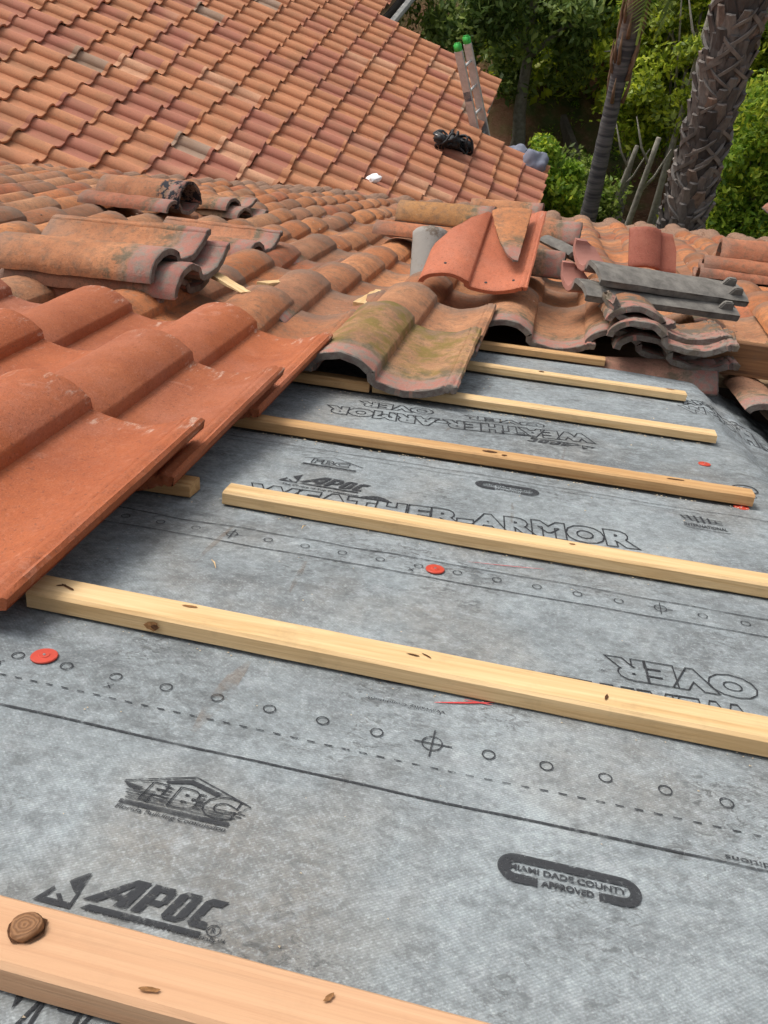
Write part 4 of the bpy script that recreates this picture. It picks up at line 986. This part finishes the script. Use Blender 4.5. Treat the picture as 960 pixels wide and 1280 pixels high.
for k in range(int(LL/.305)):
    y = .25+k*.305
    if y > LL-.1: break
    bm = bmesh.new(); tube(bm, [(-.14, y, 0), (.14, y, 0)], .019, 8); frombm('rung', bm, M_RUNG, lad, Matrix(), True)
bm = bmesh.new(); box(bm, -.17, -.13, LL-.62, LL-.5, -.05, .05); frombm('blue_band', bm, M_BLUE, lad, Matrix())
# grey blue bundle at the lower eave
tb = empty('cloth_bundle', Matrix.Translation((-.62, 11.75, zf(-.62)-.02)), 'rounded grey blue cloth bundle in two humps behind the lower eave', 'bundle')
for nm, (x, y, z), s in (('large_hump', (.10, -.08, -.02), (.20, .17, .22)), ('small_hump', (-.14, .14, .02), (.17, .15, .15))):
    bm = bmesh.new(); bmesh.ops.create_icosphere(bm, subdivisions=4, radius=1)
    for v in bm.verts:
        d = 1+.30*ns(v.co.x*1.4, v.co.y*1.4, v.co.z*1.4+x*9)+.10*ns(v.co.x*4, v.co.y*2.2, v.co.z*4)+.04*ns(v.co.x*11, v.co.y*6, v.co.z*9); v.co = Vector((v.co.x*s[0]*d, v.co.y*s[1]*d, v.co.z*s[2]*d))
    frombm('cloth_fold', bm, M_TARP, tb, Matrix.Translation((x, y, z)), True)
bm = bmesh.new(); tube(bm, [(0, 0, -.1), (.05, .0, -1.2), (.05, 0, -zf(-.62))], .05, 8); frombm('support_post', bm, M_ALU, tb, Matrix())

# ------------------------------------------------------------------ terrain
def ground_z(x, y):
    z = 0
    yy = y-17.5-.25*x
    if yy > 0: z = .5*yy*min(1, yy/3)
    return min(z, 45+0*y)+.12*ns(x*.4, y*.4)+.05*ns(x*1.5, y*1.5)
V = []; F = []; nx_, ny_ = 120, 130
gx = [-90+180*i/nx_ for i in range(nx_+1)]; gx = [x*abs(x)/90*.9+x*.1 for x in gx]; gy = [-60+200*(j/ny_) for j in range(ny_+1)]
for y in gy:
    for x in gx: V.append((x, y, ground_z(x, y)))
for j in range(ny_):
    for i in range(nx_): a = j*(nx_+1)+i; F.append((a, a+1, a+nx_+2, a+nx_+1))
tag(mesh('ground', V, F, M_SOIL, None, None, True), None, None, None, 'structure')
V = [(-600, -600, -.4), (600, -600, -.4), (600, 600, -.4), (-600, 600, -.4)]
tag(mesh('terrain', V, [(0, 1, 2, 3)], M_SOIL), None, None, None, 'structure')

# ------------------------------------------------------------------ leaves
def leaves(centers, n, size, rng, asp=.45, droop=.2):
    """n leaf faces scattered round clump centres: (x, y, z, radius)"""
    C_ = np.array(centers); idx = rng.integers(0, len(C_), n)
    d = rng.normal(size=(n, 3)); d /= np.linalg.norm(d, axis=1)[:, None]; rr = rng.random(n)**.45
    P = C_[idx, :3]+d*(rr*C_[idx, 3])[:, None]*np.array([1, 1, .75])
    a = rng.normal(size=(n, 3)); a[:, 2] -= droop; a /= np.linalg.norm(a, axis=1)[:, None]
    b_ = np.cross(a, rng.normal(size=(n, 3))+np.array([0, 0, 1.2])); b_ /= np.linalg.norm(b_, axis=1)[:, None]
    s = size*(.6+.8*rng.random(n))[:, None]
    nrm = np.cross(a, b_)
    V = np.stack([P-a*s, P+b_*s*asp+nrm*s*.12, P+a*s, P-b_*s*asp+nrm*s*.12], 1).reshape(-1, 3)
    F = np.arange(4*n).reshape(-1, 4)
    return V, F
def leafobj(name, V, F, mat, parent=None, M=None):
    me = bpy.data.meshes.new(name); me.vertices.add(len(V)); me.vertices.foreach_set('co', V.astype(np.float32).ravel())
    me.loops.add(F.size); me.loops.foreach_set('vertex_index', F.astype(np.int32).ravel()); me.polygons.add(len(F))
    me.polygons.foreach_set('loop_start', np.arange(0, F.size, 4, dtype=np.int32)); me.polygons.foreach_set('loop_total', np.full(len(F), 4, np.int32)); me.update(calc_edges=True)
    me.materials.append(mat); o = bpy.data.objects.new(name, me); COL.objects.link(o)
    if parent: o.parent = parent; o.matrix_local = M or Matrix()
    return o
def tree(name, x, y, h, cr, mat, label, cat='tree', group=None, n=6000, leaf=.09, trunk=.09, clumps=60, lean=(0, 0), cz=None, low=.0, seed=0, limbs=5, mat2=None, bark=None, cl=(.25, .6)):
    z0 = ground_z(x, y)-.05; rng = np.random.default_rng(seed+100); rnd = random.Random(seed)
    t = empty(name, Matrix.Translation((x, y, z0)), label, cat, group)
    cz = cz if cz is not None else h*.62; crz = cr[2]
    bm = bmesh.new(); top = Vector((lean[0], lean[1], cz+crz*.4))
    pts = [Vector((0, 0, 0)).lerp(top, i/8)+Vector((.06*ns(i*.6, seed), .06*ns(i*.6, seed+5), 0))*(i > 0) for i in range(9)]
    tube(bm, pts, [trunk*(1.25 if i == 0 else 1)*(1-.75*i/8) for i in range(9)], 9)
    ends = []
    for k in range(limbs):
        s = pts[rnd.randint(3, 7)]; a = rnd.uniform(0, 6.28); e = Vector((lean[0]*.6+math.cos(a)*cr[0]*.75, lean[1]*.6+math.sin(a)*cr[1]*.75, cz+rnd.uniform(-.4, .8)*crz))
        m_ = s.lerp(e, .5)+Vector((0, 0, .12*cr[0])); tube(bm, [s, m_, e], [trunk*.42, trunk*.28, trunk*.1], 6); ends.append(e)
    frombm('trunk', bm, bark or M_BARK, t, Matrix(), True)
    C_ = []
    for k in range(clumps):
        d = rng.normal(size=3); d /= np.linalg.norm(d); r = rng.random()**.4
        C_.append((lean[0]*.7+d[0]*r*cr[0], lean[1]*.7+d[1]*r*cr[1], max(low, cz+d[2]*r*crz), rng.uniform(*cl)*min(cr[0], 1.6)*.8))
    V, F = leaves(C_, n, leaf, rng); leafobj('crown', V, F, mat, t)
    if mat2: V, F = leaves(C_[:len(C_)//2], n//3, leaf, rng); leafobj('young_foliage', V, F, mat2, t)
    return t
# big dark tree left of centre, with olive leaves mixed in
tree('broadleaf_tree', -1.2, 18.2, 6, (2.0, 1.6, 1.9), L_DARK, 'dark green broadleaf tree behind the top of the ladder', n=15000, leaf=.075, clumps=70, cz=3.3, seed=1, trunk=.16, mat2=L_OLIVE)
tree('broadleaf_tree', .7, 20.0, 7, (1.9, 1.6, 2.2), L_OLIVE, 'olive green tree between the dark tree and the thin palm', n=12000, leaf=.08, clumps=60, cz=3.8, seed=2, trunk=.14, mat2=L_YEL)
tree('green_shrub', -.55, 13.9, 2.6, (.75, .7, .95), L_BRI, 'bright green shrub beside the foot of the ladder', 'shrub', n=8000, leaf=.055, clumps=50, cz=1.35, seed=3, trunk=.05, low=.2, mat2=L_YEL)
tree('slender_tree', 1.02, 16.6, 6.5, (1.25, 1.2, 1.5), L_YEL, 'yellow green tree directly right of the thin palm trunk', n=11000, leaf=.065, clumps=60, cz=3.1, seed=4, trunk=.085, lean=(.15, 0), mat2=L_BRI)
tree('slender_tree', 1.62, 15.6, 6.5, (1.0, 1.0, 1.5), L_YEL, 'yellow green tree just left of the stout palm, slim grey trunk showing', n=9000, leaf=.06, clumps=50, cz=3.35, seed=5, trunk=.07, lean=(-.05, .2), mat2=L_OLIVE)
tree('green_shrub', 2.55, 12.6, 4, (.95, .8, 1.5), L_BRI, 'bright green shrub to the right of the stout palm', 'shrub', n=12000, leaf=.05, clumps=70, cz=2.3, seed=6, trunk=.06, low=.3, mat2=L_YEL)
tree('slender_tree', 3.1, 15.5, 7, (1.4, 1.3, 2.1), L_YEL, 'tall yellow green tree behind the shrub at the right frame edge', n=13000, leaf=.065, clumps=70, cz=3.6, seed=7, trunk=.1, mat2=L_BRI)
tree('slender_tree', 2.0, 19.0, 7, (1.9, 1.3, 2.4), L_YEL, 'yellow green tree standing behind the stout palm crown of leaves', n=14000, leaf=.08, clumps=80, cz=4.0, seed=8, trunk=.12, mat2=L_OLIVE)
tree('slender_tree', 4.6, 19.0, 8, (2.2, 1.5, 2.6), L_OLIVE, 'olive tree beyond the right frame edge', n=12000, leaf=.08, clumps=70, cz=4.2, seed=9, trunk=.13)
tree('broadleaf_tree', -.2, 22.5, 7, (2.3, 1.6, 2.3), L_DARK, 'dark tree on the hillside behind the olive tree', n=12000, leaf=.09, clumps=70, cz=3.2, seed=10, trunk=.15)
tree('broadleaf_tree', -4.9, 24.5, 5, (1.6, 1.4, 1.3), L_OLIVE, 'dark shrub at the edge of the bare slope near the upper roof corner', n=6000, leaf=.08, clumps=40, cz=1.3, seed=11, trunk=.1, low=.1)
tree('green_shrub', .1, 15.2, 2, (.8, .7, .8), L_OLIVE, 'olive undergrowth shrub at the foot of the thin palm', 'shrub', n=5000, leaf=.055, clumps=40, cz=.8, seed=12, trunk=.04, low=.1, mat2=L_BRI)
tree('green_shrub', 2.1, 14.0, 2, (.7, .6, .6), L_YEL, 'low yellow green shrub behind the foot of the stout palm', 'shrub', n=4500, leaf=.05, clumps=40, cz=.75, seed=13, trunk=.04, low=.1)
# bare leaning posts of young trunks
def pole(p, q, r, label):
    p = Vector(p); q = Vector(q); bm = bmesh.new(); tube(bm, [p.lerp(q, i/6)-p+Vector((.02*ns(i, p.x*9), 0, 0)) for i in range(7)], [r*(1-.3*i/6) for i in range(7)], 8)
    for k in range(2):
        s = (q-p)*(.6+.2*k); a = Vector(((-1)**k*.35, .1, .5)); tube(bm, [s, s+a*.5, s+a+Vector((0, 0, .2))], [r*.5, r*.35, r*.15], 6)
    t = tag(frombm('tree_trunk', bm, M_BARK, None, Matrix.Translation(p), True), label, 'trunk')
pole((.68, 14.9, 0), (1.0, 14.9, 1.9), .055, 'left of two short pale trunks standing on the bare soil')
pole((1.0, 14.4, 0), (1.28, 14.5, 2.2), .06, 'right of two short pale trunks standing on the bare soil')
pole((1.48, 15.0, 0), (1.66, 15.0, 4.2), .06, 'tall slim grey trunk left of the stout palm')
# low retaining wall
wl = [(-.4, 19.2), (.35, 17.2), (.95, 15.9), (1.5, 14.8), (2.3, 13.8)]
V = []; F = []
for (x, y) in wl:
    z = ground_z(x, y); V += [(x, y, z-.2), (x+.1, y+.08, z-.2), (x+.1, y+.08, z+.28), (x, y, z+.28)]
for i in range(len(wl)-1):
    for q in range(4): F.append((i*4+q, (i+1)*4+q, (i+1)*4+(q+1) % 4, i*4+(q+1) % 4))
F += [(3, 2, 1, 0), (len(V)-4, len(V)-3, len(V)-2, len(V)-1)]
tag(mesh('retaining_wall', V, F, simple('grey_stone', (.15, .13, .11), .9, .2, var=.3, sc=5)), 'low grey retaining wall running diagonally between the trunks', 'wall')
# hillside undergrowth
rng = np.random.default_rng(5); C_ = []
for k in range(1500):
    x = rng.uniform(-16, 16); y = rng.uniform(19.5, 36)
    if -5.2 < x < -2.2 and y < 27: continue
    C_.append((x, y, ground_z(x, y)+rng.uniform(.1, 1.3), rng.uniform(.5, 1.1)))
V, F = leaves(C_, 130000, .13, rng); tag(leafobj('hillside_undergrowth', V, F, L_YEL), 'dense green undergrowth covering the hillside', 'undergrowth', None, 'stuff')
C_ = []
for k in range(700):
    x = rng.uniform(-8, 8); y = rng.uniform(9, 22)
    C_.append((x, y, ground_z(x, y)+.02, rng.uniform(.15, .5)))
V, F = leaves(C_, 30000, .045, rng); V[:, 2] = np.maximum(V[:, 2]*.35, -.0)+0
V[:, 2] = [max(0.0, z) for z in V[:, 2]]
k4 = V.reshape(-1, 4, 3); gz = np.array([ground_z(a[0], a[1]) for a in k4[:, 0, :]]); k4[:, :, 2] = gz[:, None]+.02+(k4[:, :, 2]-k4[:, :1, 2])*.3+.02
tag(leafobj('leaf_litter', k4.reshape(-1, 3), F, L_DRY), 'brown leaf litter over the bare soil', 'leaf litter', None, 'stuff')
C_ = [(rng.uniform(-6, 7), rng.uniform(12, 20), 0, rng.uniform(.1, .35)) for k in range(260)]; C_ = [(a, b_, ground_z(a, b_)+.1, r) for a, b_, c_, r in C_]
V, F = leaves(C_, 14000, .045, rng); tag(leafobj('ground_cover', V, F, L_BRI), 'patches of low green plants on the soil', 'ground cover', None, 'stuff')

# ------------------------------------------------------------------ palms
def frond(length, mat, droop, seed):
    rnd = random.Random(seed); V = []; F = []
    pts = []
    for i in range(13):
        s = i/12; pts.append(Vector((length*s, 0, length*(.35*s-droop*s*s))))
    for i in range(12):
        a, c_ = pts[i], pts[i+1]; k = len(V); V += [a+Vector((0, .02, 0)), a-Vector((0, .02, 0)), c_-Vector((0, .015, 0)), c_+Vector((0, .015, 0))]; F.append((k, k+1, k+2, k+3))
        for sgn in (-1, 1):
            for m_ in range(3):
                p = a.lerp(c_, m_/3); L = length*.38*math.sin(math.pi*min(1, .15+i/13)); e = p+Vector((L*.55, sgn*L*.75, -L*.35+rnd.uniform(-.05, .05)))
                k = len(V); V += [p, p+Vector((.03, 0, 0)), e]; F.append((k, k+1, k+2))
    return V, F
def palm_smooth():
    x, y = .36, 13.0
    t = empty('palm_tree', Matrix.Translation((x, y, -.1)), 'thin palm with a smooth dark trunk and a brown sheath of old leaf bases', 'palm')
    rnd0 = random.Random(1); bm = bmesh.new(); pts = []; rad = []
    for i in range(60):
        z = i/59*5.6; px_ = -.10+.10*(z/1.6)**1.0 if z < 1.6 else .0+.045*(z-1.6); pts.append((px_*1.0-.0+.02*math.sin(z*1.3), .0, z)); rad.append((.148-.012*z if z < 3.5 else .112+.02*math.sin((z-3.5)*2.2))+.003*math.sin(i*2.3)+.002*rnd0.random())
    tube(bm, pts, rad, 20); frombm('trunk', bm, M_PALM1, t, Matrix(), True)
    bm = bmesh.new(); rnd = random.Random(2)
    for k in range(46):
        a = rnd.uniform(0, 6.28); z = rnd.uniform(3.2, 5.0); r = .12
        p = Vector((.07+math.cos(a)*r+.05*(z-3.3), math.sin(a)*r, z)); e = p+Vector((math.cos(a)*.05, math.sin(a)*.05, rnd.uniform(.25, .5)))
        tube(bm, [p, p.lerp(e, .5)+Vector((math.cos(a)*.02, math.sin(a)*.02, 0)), e], [.03, .022, .004], 5)
    frombm('old_leaf_bases', bm, simple('brown_sheath', (.22, .14, .09), .9, .2, var=.4, sc=12), t, Matrix(), True)
    for k in range(9):
        a = k*2.4; V, F = frond(1.3, None, .5+.4*(k % 3)/2, k)
        mesh('frond', V, F, L_OLIVE, t, Matrix.Translation((.18, 0, 5.5)) @ Euler((0, R(-10+30*(k % 3)), a)).to_matrix().to_4x4())
palm_smooth()
def palm_boots():
    x, y = 1.36, 10.0; H_ = 11.5
    t = empty('palm_tree', Matrix.Translation((x, y, -.1)), 'stout palm whose trunk is covered by criss crossing old leaf stubs', 'palm')
    bm = bmesh.new(); tube(bm, [(.02*math.sin(z), 0, z) for z in np.linspace(0, H_, 16)], .20, 20); frombm('trunk', bm, M_BOOT, t, Matrix(), True)
    V = []; F = []; S_ = []; SF = []; rnd = random.Random(4)
    zc = 0; k = 0
    golden = 2.39996
    N = 760
    for k in range(N):
        z = 1.2+k/N*(H_-1.5); a = k*golden+rnd.uniform(-.12, .12); ca, sa = math.cos(a), math.sin(a)
        rad_ = Vector((ca, sa, 0)); tan = Vector((-sa, ca, 0)); up = Vector((0, 0, 1))
        w = rnd.uniform(.10, .145); h_ = rnd.uniform(.16, .25); out = rnd.uniform(.03, .085); th = .014
        tw = rnd.uniform(-.25, .25)
        # leaf stub: broad clasping base split into two arms, narrowing to a cut tip that stands off the trunk
        c0 = Vector((0, 0, z))
        def pt(u, v, lift_): # u across, v up
            ang2 = u*w/.215; rr = .195+lift_
            d = rad_*math.cos(ang2)+tan*math.sin(ang2); return c0+d*rr+up*(v*h_)+tan*(tw*v*.1)
        rows = [(-.15, 1.0, .0), (.15, .85, .02), (.45, .55, .055*out/.1), (.75, .36, out*.85), (1.0, .28, out*1.15)]
        base = len(V)
        for (v, hw, lf) in rows:
            for u in (-hw, -hw*.45, 0, hw*.45, hw): V.append(pt(u*1.0, v, lf+.022*(1-abs(u/hw)) if hw else lf))
        for (v, hw, lf) in rows:
            for u in (-hw, -hw*.45, 0, hw*.45, hw): V.append(pt(u*1.0, v+.05, max(-.02, lf-th)))
        for j in range(4):
            for i in range(4):
                q = base+j*5+i; F.append((q, q+1, q+6, q+5)); q += 25; F.append((q, q+5, q+6, q+1))
            for i in (0, 4): q = base+j*5+i; F.append((q, q+5, q+30, q+25) if i == 0 else (q, q+25, q+30, q+5))
        for i in range(4): q = base+20+i; F.append((q, q+1, q+26, q+25))
        # crossing fibre straps
        for sg in (-1, 1):
            if rnd.random() < .22:
                b0 = len(S_); m_ = 9
                for i in range(m_):
                    s = i/(m_-1); u = sg*(1.05-1.9*s); v = -.1+1.1*s
                    for dv, dl in ((-.10, .040), (.10, .055), (.10, .02), (-.10, .01)): S_.append(pt(u, v+dv, dl+.035*math.sin(s*math.pi)))
                for i in range(m_-1):
                    for q in range(4): SF.append((b0+i*4+q, b0+(i+1)*4+q, b0+(i+1)*4+(q+1) % 4, b0+i*4+(q+1) % 4))
    o = mesh('fibre_straps', S_, SF, simple('grey_fibre', (.19, .175, .16), .9, .1, var=.3, sc=9), t, Matrix()); o['kind'] = 'stuff'
    o = mesh('leaf_stubs', V, F, M_BOOT, t, Matrix()); o['kind'] = 'stuff'
    for k in range(6):
        a = k*2.4; V, F = frond(2.2, None, .5+.4*(k % 3)/2, k+30)
        mesh('frond', V, F, L_OLIVE, t, Matrix.Translation((0, 0, H_)) @ Euler((0, R(-20+30*(k % 3)), a)).to_matrix().to_4x4())
palm_boots()

# ------------------------------------------------------------------ every top-level object says what it is
for o in SC.objects:
    if o.parent is None and o.type in ('MESH', 'EMPTY') and 'kind' not in o: o['kind'] = 'thing'
